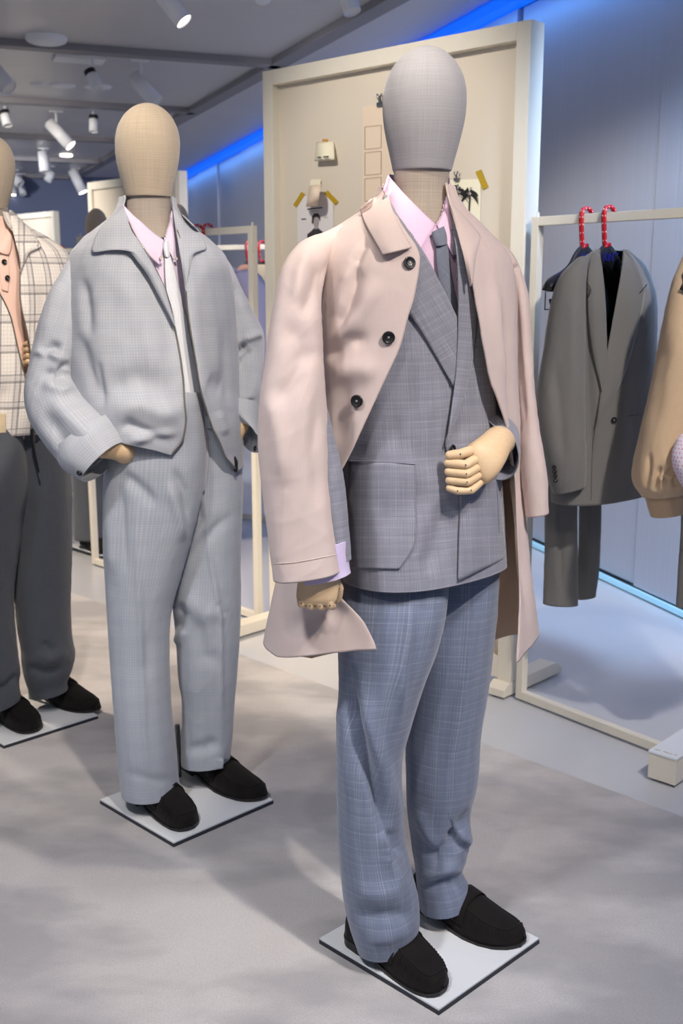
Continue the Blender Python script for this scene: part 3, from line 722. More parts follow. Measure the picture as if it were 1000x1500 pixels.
# tracing sheet with outlined boxes and bulldog clip
s4 = thing('tracing_sheet', onb(552, 300), 'peach tracing sheet with outlined boxes hanging from a metal clip', 'paper')
sheet('paper', [(531, 156), (580, 150), (580, 300), (531, 306)], 'tracing', s4, .003)
for k in range(4):
    y = 186 + k * 38
    for (a, b, c, e) in [((534, y), (558, y - 2.5), 0, 1), ((534, y + 33), (558, y + 30.5), 0, 1), ((534, y), (534, y + 33), 1, 0), ((558, y - 2.5), (558, y + 30.5), 1, 0)]:
        w = .55; sheet('outline', [(a[0] - w * c, a[1] - w * e), (b[0] + w * c * -1, b[1] - w * e), (b[0] + w * c, b[1] + w * e), (a[0] + w * c, a[1] + w * e)] , 'ink_pale', s4, .0042)
def clip(x, y, parent, s=1.0, name='clip'):
    p = onb(x, y, .006); m = MB(); R = np.stack((bdv, -bnv, UPv), 1)
    m.box(p, (.026 * s, .012, .014 * s), R=R, bev=.002)
    for g in (-1, 1): m.caps([p + UPv * .004, p + UPv * .02 * s + bdv * g * .006 * s + bnv * .008, p + UPv * .03 * s + bdv * g * .009 * s + bnv * .006], [.0028 * s, .0024 * s, .004 * s], n=8)
    return m.build(name, 'steel', parent, smooth=True)
clip(557, 153, s4, 1.1)
# palm photograph
s5 = thing('palm_photograph', onb(680, 335), 'black and white photograph of two palm trees taped to the pinboard', 'photograph')
sheet('paper', [(648, 264), (704, 262), (703, 345), (648, 350)], 'paper_cream', s5, .003)
def frond(cx, cy, n, r, seed):
    rr = random.Random(seed); m = MB()
    for k in range(n):
        a = math.pi * (rr.uniform(-.25, 1.25)); L_ = r * rr.uniform(.55, 1.0); x1 = cx + math.cos(a) * L_; y1 = cy - math.sin(a) * L_ * .65 + abs(math.cos(a)) * L_ * .55
        mx, my = (cx + x1) / 2, (cy + y1) / 2 - L_ * .22; w = rr.uniform(.7, 1.8)
        x1 = min(max(x1, 650), 701); y1 = min(max(y1, 265.5), 340); mx = min(max(mx, 650), 701); my = max(my, 265.5)
        P = [onb(cx, cy, .0045), onb(mx, my - w, .0045), onb(x1, y1, .0045), onb(mx, my + w, .0045)]
        m.add(P, [(0, 1, 2, 3)])
    return m
for (cx, cy, bx, by, sd) in [(671, 283, 669, 322, 1), (688, 286, 685, 330, 5)]:
    frond(cx, cy, 34, 22, sd).build('palm_crown', 'ink', s5)
    frond(cx - 1, cy - 5, 18, 15, sd + 2).build('palm_crown', 'ink_dark', s5)
    sheet('palm_trunk', [(cx - 1.2, cy), (cx + 1.2, cy), (bx + 1.2, by + 14), (bx - 1.2, by + 14)], 'ink', s5, .0046)
tapep(s5, 700, 250, 711, 276, 9); clip(669, 263, s5, .8)

# white block on the floor at the rack
bx0 = gr(948, 1138); bx1 = gr(988, 1151)
dx = nrm(bx1 - bx0); dy = np.array((-dx[1], dx[0], 0)); hgt = at(948, 1102, bx0[1])[2]
wl = np.linalg.norm(bx1 - bx0)
wb = MB().box(bx0 + dx * wl / 2 + dy * .19 + UPv * hgt / 2, (wl, .38, hgt), math.atan2(dx[1], dx[0]), .0015).build('foot_block', 'white', rackA)
MB().box(bx0 + dx * wl / 2 + dy * .19 + UPv * (hgt + .003), (wl + .004, .384, .006), math.atan2(dx[1], dx[0]), .001).build('block_top', 'plate_top', wb)
for k, (a, w) in enumerate([(.2, .018), (.45, .01), (.6, .022), (.84, .01)]):
    MB().box(bx0 + dx * wl * a + dy * (.02 + .002 * (k % 2)) + UPv * (hgt + .0062), (w, .0035, .0006), math.atan2(dx[1], dx[0])).build('engraved_mark', 'ink_pale', wb)
# boards and mannequins farther back
def far_board(p0, p1, z1, label):
    p0, p1 = np.array((*p0, 0.)), np.array((*p1, 0.)); d = nrm(p1 - p0); a = math.atan2(d[1], d[0]); w = np.linalg.norm(p1 - p0); c = (p0 + p1) / 2
    t = thing('display_board', c, label, 'display board', 'far display boards')
    for p in (p0 + d * .03, p1 - d * .03): MB().box(p + UPv * z1 / 2, (.06, .07, z1), a, .003).build('frame_post', 'white', t)
    MB().box(c + UPv * (z1 - .03), (w - .12, .069, .06), a, .003).build('frame_rail', 'white', t)
    MB().box(c + UPv * .05, (w - .12, .069, .06), a, .003).build('frame_rail', 'white', t)
    MB().box(c + UPv * (z1 / 2 + .01), (w - .12, .02, z1 - .12), a).build('panel', 'board', t)
    return t
b2a = gr(133, 268, 2.236); b2b = gr(268, 250, 2.236)
far_board(b2a[:2], b2b[:2], 2.236, 'white framed display board behind the head of the pale grey jacket mannequin')
b3a = gr(-10, 318, 2.236); b3b = gr(82, 309, 2.236)
far_board(b3a[:2], b3b[:2], 2.236, 'white framed display board before the dark back wall')

# ================================================================== MANNEQUIN PARTS
def base_plate(t, c, side=.343):
    MB().box((c[0], c[1], .005), (side, side, .010), math.radians(45), .001).build('base_edge', 'plate_edge', t)
    MB().box((c[0], c[1], .0115), (side - .002, side - .002, .005), math.radians(45), .0008).build('base_plate', 'plate_top', t)
Z0 = .0140
def loafer(t, heel, toe, side, lift=0.0):
    """heel / toe: ground points; side +1 for the left shoe"""
    heel = np.array((heel[0], heel[1], Z0)); toe = np.array((toe[0], toe[1], Z0)); d = nrm(toe - heel); L = np.linalg.norm(toe - heel); x = np.cross(d, (0, 0, 1.))   # x = to its right
    S = np.array([0, .02, .07, .2, .35, .5, .62, .75, .86, .94, .985, 1.0])
    Wd = np.array([.010, .022, .031, .036, .038, .045, .050, .0505, .045, .034, .020, .006])
    Hh = np.array([.030, .056, .066, .068, .074, .078, .068, .053, .043, .034, .024, .010])
    Bz = np.array([.020, .020, .020, .020, .016, .009, .006, .005, .006, .008, .010, .012])
    Cx = np.array([0, 0, 0, .001, .003, .005, .005, .002, -.003, -.008, -.011, -.012]) * side
    def prof(s): return [np.interp(s, S, q) for q in (Wd, Hh, Bz, Cx)]
    ns, nt = 60, 44; V = []
    ss = .5 - .5 * np.cos(np.linspace(0, math.pi, ns))
    for s in ss:
        w, h, b, cx = prof(s); c = heel + d * L * s + x * cx
        for k in range(nt):
            t_ = 2 * math.pi * k / nt; cs, sn = math.cos(t_), math.sin(t_)
            px = w * np.sign(cs) * abs(cs) ** .8; pz = (h * np.sign(sn) * abs(sn) ** (.75 if sn > 0 else .3) if sn > 0 else -.0 + .0015 * sn)
            if sn > .12 and sn < .72 and s > .55:      # gathered pleats round the toe
                g = math.sin((s - .55) * 95 + 0) * .0009; px += g * np.sign(cs)
            if s > .42:                                 # raised apron seam
                e = math.exp(-((sn - .80) / .05) ** 2) * .0022; px *= 1 + e * 8; pz += e
            V.append(c + x * px + UPv * (b + pz))
    F = [(i * nt + k, i * nt + (k + 1) % nt, (i + 1) * nt + (k + 1) % nt, (i + 1) * nt + k) for i in range(ns - 1) for k in range(nt)]
    F += [tuple(range(nt)), tuple(range((ns - 1) * nt, ns * nt))[::-1]]
    sh = mk('loafer', V, F, 'suede', t)
    V = []; n = 34                                      # sole
    for s in np.linspace(-.004, 1.008, n):
        w, h, b, cx = prof(min(max(s, .004), .998)); c = heel + d * L * s + x * cx; w += .003
        for e in (-1, 1):
            for z in (b - .006, b + .001): V.append(c + x * w * e + UPv * max(z, .0005))
    F = []
    for i in range(n - 1):
        a = i * 4; F += [(a, a + 1, a + 5, a + 4), (a + 3, a + 2, a + 6, a + 7), (a + 1, a + 3, a + 7, a + 5), (a + 2, a, a + 4, a + 6)]
    F += [(0, 2, 3, 1), (4 * n - 4, 4 * n - 3, 4 * n - 1, 4 * n - 2)]
    mk('sole', V, F, 'sole', sh, smooth=False)
    V = []
    n = 10
    for s in np.linspace(0, .25, n):
        w, h, b, cx = prof(max(s, .01)); c = heel + d * L * s + x * cx
        for e in (-1, 1):
            for z in (0, .017): V.append(c + x * (w + .001) * e + UPv * z)
    F = []
    for i in range(n - 1):
        a = i * 4; F += [(a, a + 1, a + 5, a + 4), (a + 3, a + 2, a + 6, a + 7), (a + 1, a + 3, a + 7, a + 5), (a + 2, a, a + 4, a + 6)]
    F += [(0, 2, 3, 1), (4 * n - 4, 4 * n - 3, 4 * n - 1, 4 * n - 2)]
    mk('heel', V, F, 'sole', sh, smooth=False)
    V = []; m = 22                                      # saddle strap over the instep
    for i, s in enumerate((.50, .535, .57, .605)):
        w, h, b, cx = prof(s); c = heel + d * L * s + x * cx
        for k in range(m):
            t_ = math.pi * (.07 + .86 * k / (m - 1)); cs, sn = math.cos(t_), math.sin(t_)
            V.append(c + x * (w + .0035) * np.sign(cs) * abs(cs) ** .8 + UPv * (b + (h + .0045) * sn ** .75))
    mk('strap', V, [(i * m + k, i * m + k + 1, (i + 1) * m + k + 1, (i + 1) * m + k) for i in range(3) for k in range(m - 1)], 'suede', sh, solid=.0015)
    def on(s, sn, e, o=.0):                             # point of the upper at height fraction sn, side e
        w, h, b, cx = prof(s); cs = math.sqrt(max(0, 1 - sn * sn)); return heel + d * L * s + x * (cx + e * (w * cs ** .8 + o * cs)) + UPv * (b + h * sn ** .75 + o * sn)
    U = [on(s, .80, -1, .001) for s in np.linspace(.56, .88, 14)] + [on(.925, .86, -1, .001), on(.94, .93, -.5, .001), on(.945, .99, 0, .001), on(.94, .93, .5, .001), on(.925, .86, 1, .001)] + [on(s, .80, 1, .001) for s in np.linspace(.88, .56, 14)]
    MB().caps(U, [.0022] * len(U), n=8).build('apron_seam', 'suede', sh, smooth=True)
    pm = MB()
    for e in (-1, 1):
        for s in np.linspace(.66, .925, 11): pm.caps([on(s, .78, e, .0), on(s + .004, .62, e, .0012), on(s + .012, .40, e, .0)], [.0012, .0024, .0010], n=6)
    tag(pm.build('pleats', 'suede', sh, smooth=True), kind='stuff')
    mk_s = MB().caps([heel + d * L * .27 + UPv * .05, heel + d * L * .25 + UPv * .15], [.034, .036], n=20)
    mk_s.build('sock', 'sock', t, smooth=True)
    return sh
def head(t, rows, Y, mat, neck_rows, neckmat, yaw=20):
    e1, e2 = frame(yaw)
    R = []
    for y, a, b in rows: R.append(tring(y, a, b, Y, 1.12, yaw, 2.0))
    Surf(R, noise=.0, nu=96, nv=110).closed('head', mat, t, solid=0, cap=True)
    R = [tring(y, a, b, Y, 1.0, yaw, 2.0) for y, a, b in neck_rows]
    Surf(R, noise=.0, nu=72, nv=40).closed('neck', neckmat, t, solid=0, cap=True)
HEADP = [(0, .03), (.006, .16), (.03, .36), (.07, .54), (.14, .74), (.25, .91), (.36, .985), (.46, 1.0), (.58, .975), (.70, .915), (.82, .83), (.92, .755), (.985, .71), (1.0, .69)]
def hrows(cx, half, y0, y1, lean=0.0):
    return [(y0 + (y1 - y0) * s, cx + lean * s - half * w, cx + lean * s + half * w) for s, w in HEADP]
def fing(t, pts, r, name='finger', mat='wood'):
    m = MB()
    P = [at(*p) for p in pts]
    for i in range(len(P) - 1):
        rr = r * (1 - .05 * i); m.caps([P[i], (P[i] + P[i + 1]) / 2, P[i + 1]], [rr * .96, rr, rr * .94], n=14)
    nf = len(m.F)
    for p in P[1:-1]:
        q = p + nrm(CAMP - p) * r * .90; m.cyl(q, q + nrm(CAMP - p) * .0016, .0013, n=8)
    o = m.build(name, mat, t, smooth=True); o.data.materials.append(MAT['sole'])
    for i, pl in enumerate(o.data.polygons):
        if i >= nf: pl.material_index = 1
    return o

# ================================================================== MANNEQUIN IN THE COAT
c1 = (.193, 2.163)
m1 = thing('mannequin', (c1[0], c1[1], 0), 'mannequin with grey cloth head wearing a beige coat over a grey checked suit', 'mannequin')
base_plate(m1, c1)
loafer(m1, gr(512, 1381)[:2], gr(653, 1462)[:2], -1); loafer(m1, gr(606, 1326)[:2], gr(761, 1397)[:2], 1)
head(m1, hrows(624, 61, 68, 251, -6), 2.17, 'linen_grey', [(246, 576, 659), (262, 577, 657), (285, 578, 655), (315, 572, 660), (345, 560, 672)], 'linen_neck')

# trousers
fN = [([(604, 865), (598, 930), (590, 980), (584, 1060)], 7, .007, 'r'), ([(513, 990), (517, 1050), (530, 1100), (552, 1170), (562, 1215), (563, 1240)], 8, .018, 'v'), ([(530, 1000), (542, 1060), (562, 1130), (578, 1190), (580, 1230)], 12, .010, 'r'),
      ([(500, 1000), (505, 1100), (512, 1180)], 12, .006, 'r'), ([(563, 1215), (572, 1240), (570, 1255)], 6, .008, 's'),
      ([(510, 1330), (545, 1345), (590, 1340), (610, 1325)], 12, .008, 'v'), ([(560, 1240), (585, 1290), (600, 1300)], 10, .006, 'r'), ([(515, 1305), (560, 1310), (600, 1302)], 14, .006, 'r'), ([(530, 1375), (570, 1375), (605, 1360)], 10, .004, 'r')]
legN = tube([(505, 780, 645, 780, 2.16, .6, 2.2), (500, 830, 655, 830, 2.145, .75, 2.3), (497, 880, 655, 880, 2.125, .95, 2.4), (495, 950, 640, 950, 2.115, 1.05, 2.3), (495, 1010, 618, 1010, 2.11, 1.15), (494, 1060, 602, 1060, 2.11, 1.2), (493, 1110, 589, 1110, 2.11, 1.25),
             (493, 1180, 588, 1178, 2.11, 1.25), (494, 1235, 594, 1230, 2.11, 1.2), (499, 1285, 605, 1280, 2.105, 1.15), (505, 1322, 612, 1316, 2.10, 1.12), (513, 1358, 613, 1346, 2.098, 1.1), (522, 1388, 610, 1370, 2.098, 1.1)], seed=1, noise=.0016, folds=fN, nv=260)
legN.closed('trouser_leg', 'suit_tr_shade', m1)
fF = [([(700, 870), (690, 950), (672, 1050), (655, 1150)], 9, .005, 'r'), ([(690, 1180), (660, 1235), (625, 1262)], 8, .010, 'v'), ([(684, 1245), (672, 1228), (664, 1210)], 6, .010, 's'), ([(600, 1210), (640, 1262), (680, 1240)], 10, .008, 'v'),
      ([(612, 1180), (625, 1230), (640, 1250)], 10, .006, 'r'), ([(612, 1290), (650, 1275), (680, 1268)], 9, .007, 'r'), ([(674, 1285), (650, 1290), (620, 1300)], 8, .006, 'v')]
legF = tube([(600, 780, 728, 780, 2.25, .7, 2.3), (600, 830, 730, 830, 2.25, .85, 2.4), (600, 880, 727, 880, 2.25, 1., 2.4), (600, 950, 722, 950, 2.25, 1.1), (597, 1020, 713, 1020, 2.25, 1.1), (594, 1080, 703, 1080, 2.25, 1.15), (594, 1140, 698, 1140, 2.25, 1.2),
             (596, 1190, 688, 1188, 2.25, 1.2), (602, 1235, 688, 1228, 2.245, 1.2), (607, 1262, 683, 1255, 2.24, 1.2), (610, 1285, 677, 1276, 2.235, 1.2), (612, 1308, 686, 1298, 2.23, 1.15), (614, 1328, 690, 1314, 2.23, 1.12)], seed=2, noise=.0016, folds=fF, nv=260)
legF.closed('trouser_leg', 'suit_tr_shade', m1)

# shirt
YT = 2.17
sh1 = Surf([tring(254, 570, 658, YT + .015, 1.0, 42, 2.), tring(268, 568, 659, YT + .01, 1.0, 42, 2.), tring(290, 566, 662, YT + .005, 1.0, 42), tring(312, 556, 668, YT, .85, 42), tring(335, 525, 690, YT, .7, 42), tring(365, 500, 718, YT, .60, 42), tring(420, 492, 724, YT, .56, 42), tring(520, 495, 716, YT, .55, 42), tring(640, 510, 716, YT, .56, 42), tring(760, 515, 725, YT, .56, 42)], noise=.0005)
shirt1 = sh1.closed('shirt', 'pink', m1, solid=.001, cutpoly=[(560, 240), (570, 262), (604, 300), (639, 331), (647, 316), (655, 285), (665, 240)]); b_sh1 = sh1.bvh()
drape('collar', [(569, 257), (584, 275), (604, 296), (639, 329)], [(562, 280), (575, 306), (592, 336), (615, 368)], b_sh1, 'pink', shirt1, (.007, .016), .006, solid=.002)
drape('collar', [(654, 287), (651, 303), (647, 316), (640, 329)], [(657, 296), (661, 320), (664, 345), (664.5, 376)], b_sh1, 'pink', shirt1, (.006, .014), .004, nu=24, solid=.002)
# tie
tie1 = drape('tie', [(638, 360), (640, 395), (647, 430), (660, 470), (672, 510)], [(656, 357), (660, 395), (668, 435), (675, 470), (682, 510)], b_sh1, 'tie', m1, (.010, .010), .006, uvrot=.8)
drape('knot', [(632, 340), (634, 350), (638, 361)], [(650, 331), (655, 343), (656, 358)], b_sh1, 'tie', tie1, (.012, .012), .012, uvrot=.3)

# blazer
BZ = [tring(283, 570, 657, YT, 1.0, 42), tring(310, 556, 668, YT, .80, 42), tring(335, 515, 698, YT, .68, 42), tring(365, 480, 730, YT, .64, 42), tring(420, 476, 738, YT, .61, 42, 2.4), tring(500, 482, 732, YT, .60, 42, 2.4), tring(580, 492, 730, YT, .60, 42, 2.4), tring(650, 500, 732, YT, .60, 42, 2.4), tring(720, 505, 736, YT, .60, 42, 2.4), tring(790, 507, 741, YT, .60, 42, 2.4), tring(836, 509, 745, YT, .60, 42, 2.4)]
fB = [([(655, 690), (600, 660), (560, 610)], 22, .004, 'v'), ([(650, 720), (600, 740), (540, 770)], 26, .005, 'v'), ([(660, 730), (640, 790), (625, 850)], 16, .007, 'v'), ([(652, 640), (620, 560), (600, 480)], 20, .004, 'r'), ([(540, 560), (525, 640), (515, 700)], 18, .005, 'v'),
      ([(710, 720), (690, 760), (700, 830)], 14, .006, 'r'), ([(650, 690), (670, 640), (700, 600)], 14, .006, 'v')]
bz1 = Surf(BZ, seed=3, noise=.0012, folds=fB, nu=260, nv=300)
blz = bz1.closed('blazer', 'suit', m1, cutpoly=[(560, 250), (569, 290), (612, 360), (666, 480), (668, 520), (676, 450), (672, 390), (662, 330), (656, 270), (640, 240)]); b_bz = bz1.bvh()
drape('lapel', [(566, 285), (588, 322), (616, 362), (628, 382), (648, 420), (665, 455), (676, 485), (674, 520), (665, 566)], [(560, 290), (566, 330), (575, 385), (584, 425), (598, 457), (615, 482), (632, 510), (647, 536), (660, 560)], b_bz, 'suit', blz, (.007, .008), .005, nu=50, uvrot=.55)
# overlapping left front
drape('front_panel', [(664, 330), (676, 400), (690, 480), (684, 560), (664, 620), (653, 652), (668, 690), (675, 728), (673, 790), (672, 851)], [(690, 330), (712, 400), (722, 480), (726, 560), (728, 620), (728, 652), (730, 690), (734, 728), (738, 780), (742, 817)], b_bz, 'suit', blz, (.010, .001), .003, nu=70, nv=24, uvrot=.04, solid=.003)
drape('lapel', [(656, 300), (663, 335), (669, 380), (671, 430), (671, 480), (668, 540), (662, 590), (653, 650)], [(660, 298), (676, 335), (690, 380), (697, 430), (698, 480), (690, 540), (676, 592), (655, 650)], b_bz, 'suit', blz, (.013, .016), .007, nu=60, uvrot=-.1)
drape('pocket', [(511, 676), (510, 730), (510, 790), (511, 833)], [(608, 680), (608.5, 730), (608, 795), (585, 834)], b_bz, 'suit', blz, (.0025, .003), .001, nu=40, nv=24, solid=.0018, uvrot=0)
seam('pocket_stitch', [(511, 675), (560, 676), (608, 680)], b_bz, 'suit', blz, .001, .004)
button(654.5, 656, b_bz, blz, .0085, off=.012)
seam('dart', [(722, 640), (727, 700), (731, 780)], b_bz, 'suit', blz, .0009, .004)
# blazer sleeves
slR = tube([(425, 600, 480, 600, 1.95, .8), (428, 680, 499, 680, 1.95, .8), (436, 730, 507, 726, 1.95, .8), (441, 775, 511, 768, 1.95, .8), (447, 832, 513, 818, 1.95, .8)], seed=4, noise=.002)
slR.closed('sleeve', 'suit', blz)
cuR = tube([(440, 800, 509, 790, 1.945, .8), (440, 830, 511, 826, 1.945, .8), (439, 854, 513, 838, 1.945, .8)], noise=.0005)
cuR.closed('cuff', 'cuff_lav', shirt1)
slL = tube([(742, 562, 750, 605, 2.36, .7), (734, 582, 746, 640, 2.30, .7), (724, 598, 744, 668, 2.235, .7), (714, 608, 742, 690, 2.18, .75), (706, 618, 740, 703, 2.155, .8)], seed=5, noise=.002, folds=[([(715, 640), (735, 600), (740, 575)], 8, .006, 'v')])
slL.closed('sleeve', 'suit', blz)
# wooden hands
H = Surf([tring(632, 716, 739, 2.115, 1.0, 30), tring(636, 713, 742, 2.11, 1.0, 30), (at(730, 646, 2.10), nrm((.6, .2, .55)), nrm((.3, -.9, .0)), .026, .024, 2.2)], noise=0)
def hand_back(t, st, name='hand'):
    return tube(st, noise=.0004, nu=64, nv=50).closed(name, 'wood', t, solid=0, cap=True)
hl = hand_back(m1, [(717, 628, 747, 662, 2.13, .9), (713, 631, 744, 664, 2.11, .9), (706, 637, 741, 671, 2.09, .85), (697, 644, 734, 684, 2.07, .75, 2.4), (688, 651, 724, 698, 2.055, .65, 2.6), (686, 658, 712, 708, 2.05, .55, 2.6), (690, 668, 703, 708, 2.05, .4)])
for pts, r in (([(690, 660, 2.045), (674, 665, 2.028), (658, 667, 2.028)], .0098), ([(697, 672, 2.04), (682, 681, 2.02), (656, 678, 2.03)], .0096), ([(700, 684, 2.04), (683, 694, 2.018), (657, 691, 2.03)], .0096), ([(701, 696, 2.04), (684, 706, 2.018), (658, 703.5, 2.03)], .0092), ([(702, 707, 2.042), (690, 718, 2.022), (670, 719, 2.022), (658, 715, 2.03)], .0084)):
    fing(hl, pts, r)
hr = hand_back(m1, [(444, 815, 492, 812, 1.945, .7), (439, 838, 497, 836, 1.942, .62, 2.4), (435, 858, 496, 858, 1.94, .5, 2.6), (434, 874, 493, 876, 1.938, .45, 2.6), (437, 883, 489, 884, 1.938, .38, 2.4)])
for x, y in ((441, 884), (454, 887), (468.5, 888), (483, 887)):
    fing(hr, [(x, y - 6, 1.932), (x, y, 1.932), (x + 4, y + 1, 1.96), (x + 5, y - 12, 1.98)], .0082)
fing(hr, [(490, 848, 1.945), (497, 862, 1.95), (495, 876, 1.96)], .0085, 'thumb')

# coat
CT_ = [tring(274, 557, 664, YT + .02, 1.0, 42), tring(285, 553, 667, YT + .016, 1.0, 42), tring(305, 538, 680, YT + .01, .86, 42), tring(325, 508, 702, YT + .005, .74, 42), tring(345, 482, 722, YT, .70, 42), tring(375, 462, 744, YT, .68, 42, 2.4), tring(420, 458, 752, YT, .66, 42, 2.5), tring(500, 458, 756, YT, .64, 40, 2.5), tring(600, 452, 760, YT + .01, .62, 36, 2.5), tring(700, 438, 764, YT + .025, .60, 32, 2.5),
       tring(800, 420, 772, YT + .035, .60, 30, 2.5), tring(880, 404, 782, YT + .045, .60, 30, 2.5), tring(950, 392, 790, YT + .05, .60, 30, 2.5), tring(1015, 390, 794, YT + .06, .60, 30, 2.5)]
fC = [([(525, 372), (512, 420), (505, 460), (490, 500)], 7, .008, 'v'), ([(520, 385), (514, 430), (505, 470)], 7, .007, 's'), ([(552, 400), (530, 450), (500, 495), (480, 520)], 16, .008, 'r'), ([(540, 345), (515, 390)], 7, .006, 'v'),
      ([(475, 528), (510, 500), (545, 495)], 12, .008, 'v'), ([(475, 545), (520, 540), (560, 545)], 16, .006, 'r'), ([(490, 660), (500, 600), (520, 550)], 14, .006, 'v'), ([(735, 420), (745, 520), (755, 640), (765, 760)], 6, .008, 'v'), ([(720, 400), (725, 480), (740, 580)], 10, .006, 'r'),
      ([(765, 640), (765, 760), (770, 900)], 7, .010, 'v'), ([(410, 930), (470, 900), (520, 890)], 16, .008, 'v'), ([(470, 930), (475, 890), (480, 860)], 12, .006, 'r')]
ct1 = Surf(CT_, seed=6, noise=.0016, folds=fC, nv=300)
ct1.bvh(); b_ct = ct1._b
eL = [(563, 276), (571, 296), (583, 322), (596, 345), (608, 362), (614, 378), (611, 400), (604, 437), (597, 461), (584, 510), (558, 566), (535, 620), (512, 671), (484, 717), (478, 790), (493, 868), (530, 905), (551, 948)]
eR = [(657, 303), (666, 327), (679, 373), (692, 444), (703, 499), (714, 554), (727, 590), (742, 640), (750, 690), (754, 768), (757, 830), (757, 900), (753, 968)]
coat = ct1.opened('coat', ['coat', 'lining'], m1, eL, eR, solid=.003, flare=.006, hem=([(551, 949), (520, 953), (480, 957), (440, 961), (405, 964)], [(754, 970), (770, 955), (784, 938)]), backv=12.55)
drape('collar', [(563, 275), (569, 293), (580, 320), (592, 343), (603, 362)], [(528, 308), (532, 322), (540, 338), (550, 355), (560, 373)], b_ct, 'coat', coat, (.014, .016), .012, nu=40, nv=24, solid=.003, linear=True)
drape('collar', [(656, 298), (663, 318), (670, 342), (678, 372), (688, 420)], [(660, 297), (684, 321), (705, 346), (697, 372), (694, 400)], b_ct, 'coat', coat, (.010, .014), .010, nu=40, nv=24, solid=.003, linear=True)
slC = tube([(499, 328, 500, 348, 2.09, .8, 2.), (470, 342, 488, 364, 2.06, 1.0, 2.), (443, 356, 480, 382, 2.035, 1.1, 2.1), (425, 374, 474, 404, 2.01, 1.1, 2.2), (410, 402, 471, 424, 1.985, 1.1, 2.3), (399, 445, 470, 454, 1.965, 1.05, 2.3), (391, 490, 472, 490, 1.95, 1., 2.3), (384, 560, 475, 560, 1.94, .95, 2.3), (380, 640, 479, 640, 1.935, .9, 2.3), (384, 720, 486, 720, 1.935, .85, 2.3), (392, 790, 492, 784, 1.935, .85, 2.4), (399, 848, 498, 834, 1.935, .85, 2.4)],
           seed=7, noise=.002, folds=[([(455, 360), (440, 400), (432, 450)], 10, .006, 'r'), ([(475, 375), (462, 420), (440, 470)], 12, .006, 'v'), ([(410, 470), (440, 500), (460, 540)], 18, .006, 'v'), ([(392, 560), (410, 640), (420, 720)], 14, .006, 'r'), ([(395, 600), (430, 560), (450, 500)], 16, .005, 'v'), ([(470, 560), (460, 660), (470, 760)], 12, .005, 'v')], nv=260)
slC.closed('sleeve', ['coat', 'lining'], coat, solid=.003); b_slc = slC.bvh()
seam('cuff_stitch', [(397, 826), (430, 824), (470, 817), (495, 812)], b_slc, 'coat', coat, .0006, .0006)
slD = tube([(716, 345, 722, 360, 2.28, 1.2, 2.), (738, 358, 730, 380, 2.30, 1.6, 2.), (755, 378, 735, 392, 2.30, 2., 2.),  (764, 410, 740, 414, 2.30, 2.2, 2.3), (771, 460, 746, 460, 2.29, 2.3, 2.3), (778, 528, 752, 530, 2.28, 2.2, 2.3), (787, 606, 758, 610, 2.27, 2., 2.3), (796, 684, 763, 690, 2.26, 1.8, 2.3), (803, 751, 768, 757, 2.25, 1.6, 2.3)], seed=8, noise=.003, folds=[([(755, 400), (760, 520), (770, 640)], 5, .006, 'v'), ([(745, 395), (765, 390)], 5, .006, 'v')])
slD.closed('sleeve', ['coat', 'lining'], coat, solid=.003)
for x, y in ((598, 386), (568, 494), (524, 587), (484, 681)): button(x, y, b_ct, coat, .0115 if x != 598 else .011, off=.005)

# ================================================================== MANNEQUIN IN THE PALE GREY JACKET
c2 = (-.433, 2.826)
m2 = thing('mannequin', (c2[0], c2[1], 0), 'mannequin in pale grey zip jacket and trousers with both hands in its pockets', 'mannequin')
base_plate(m2, c2)
loafer(m2, gr(196, 1170)[:2], gr(285, 1221)[:2], -1); loafer(m2, gr(271, 1124)[:2], gr(381, 1181)[:2], 1)
head(m2, hrows(215.5, 47.5, 151, 289, 1), 2.83, 'linen_head', [(285, 186, 249), (300, 186, 248), (325, 184, 250), (350, 176, 258)], 'linen_neck')
rp = gr(262, 1137, Z0); MB().cyl(rp, rp + UPv * .16, .0075).build('support_rod', 'steel', m2)
Y2 = 2.83
f2 = [([(197, 690), (200, 760), (205, 900), (212, 1080), (218, 1150)], 5, .004, 'r'), ([(176, 690), (210, 720), (230, 745)], 9, .008, 'v'), ([(176, 700), (181, 780), (185, 850)], 6, .006, 'v'), ([(160, 740), (168, 850)], 8, .006, 'r'), ([(245, 700), (262, 760), (268, 800)], 8, .008, 'r'), ([(250, 680), (270, 720), (276, 770)], 7, .008, 'v'), ([(222, 920), (210, 1000)], 12, .003, 'v'), ([(178, 1130), (220, 1142), (258, 1145)], 8, .003, 'v')]
legA = tube([(172, 575, 296, 575, 2.80, .85, 2.5), (162, 630, 300, 630, 2.79, .85, 2.5), (155, 680, 300, 680, 2.78, .85, 2.5), (152, 735, 293, 735, 2.78, .85, 2.5), (153, 790, 281, 790, 2.78, .9, 2.4), (156, 840, 266, 840, 2.78, 1., 2.3), (158, 890, 252, 890, 2.78, 1.1, 2.2), (162, 960, 247, 960, 2.78, 1.1, 2.2), (167, 1030, 249, 1030, 2.78, 1.2, 2.2), (172, 1090, 256, 1090, 2.785, 1.2, 2.2), (177, 1135, 260, 1133, 2.79, 1.2, 2.2), (180, 1157, 262, 1154, 2.79, 1.2, 2.2)], seed=11, noise=.0016, folds=f2, nv=260)
tA = legA.closed('trouser_leg', 'grey_tr', m2); b_lA = legA.bvh()
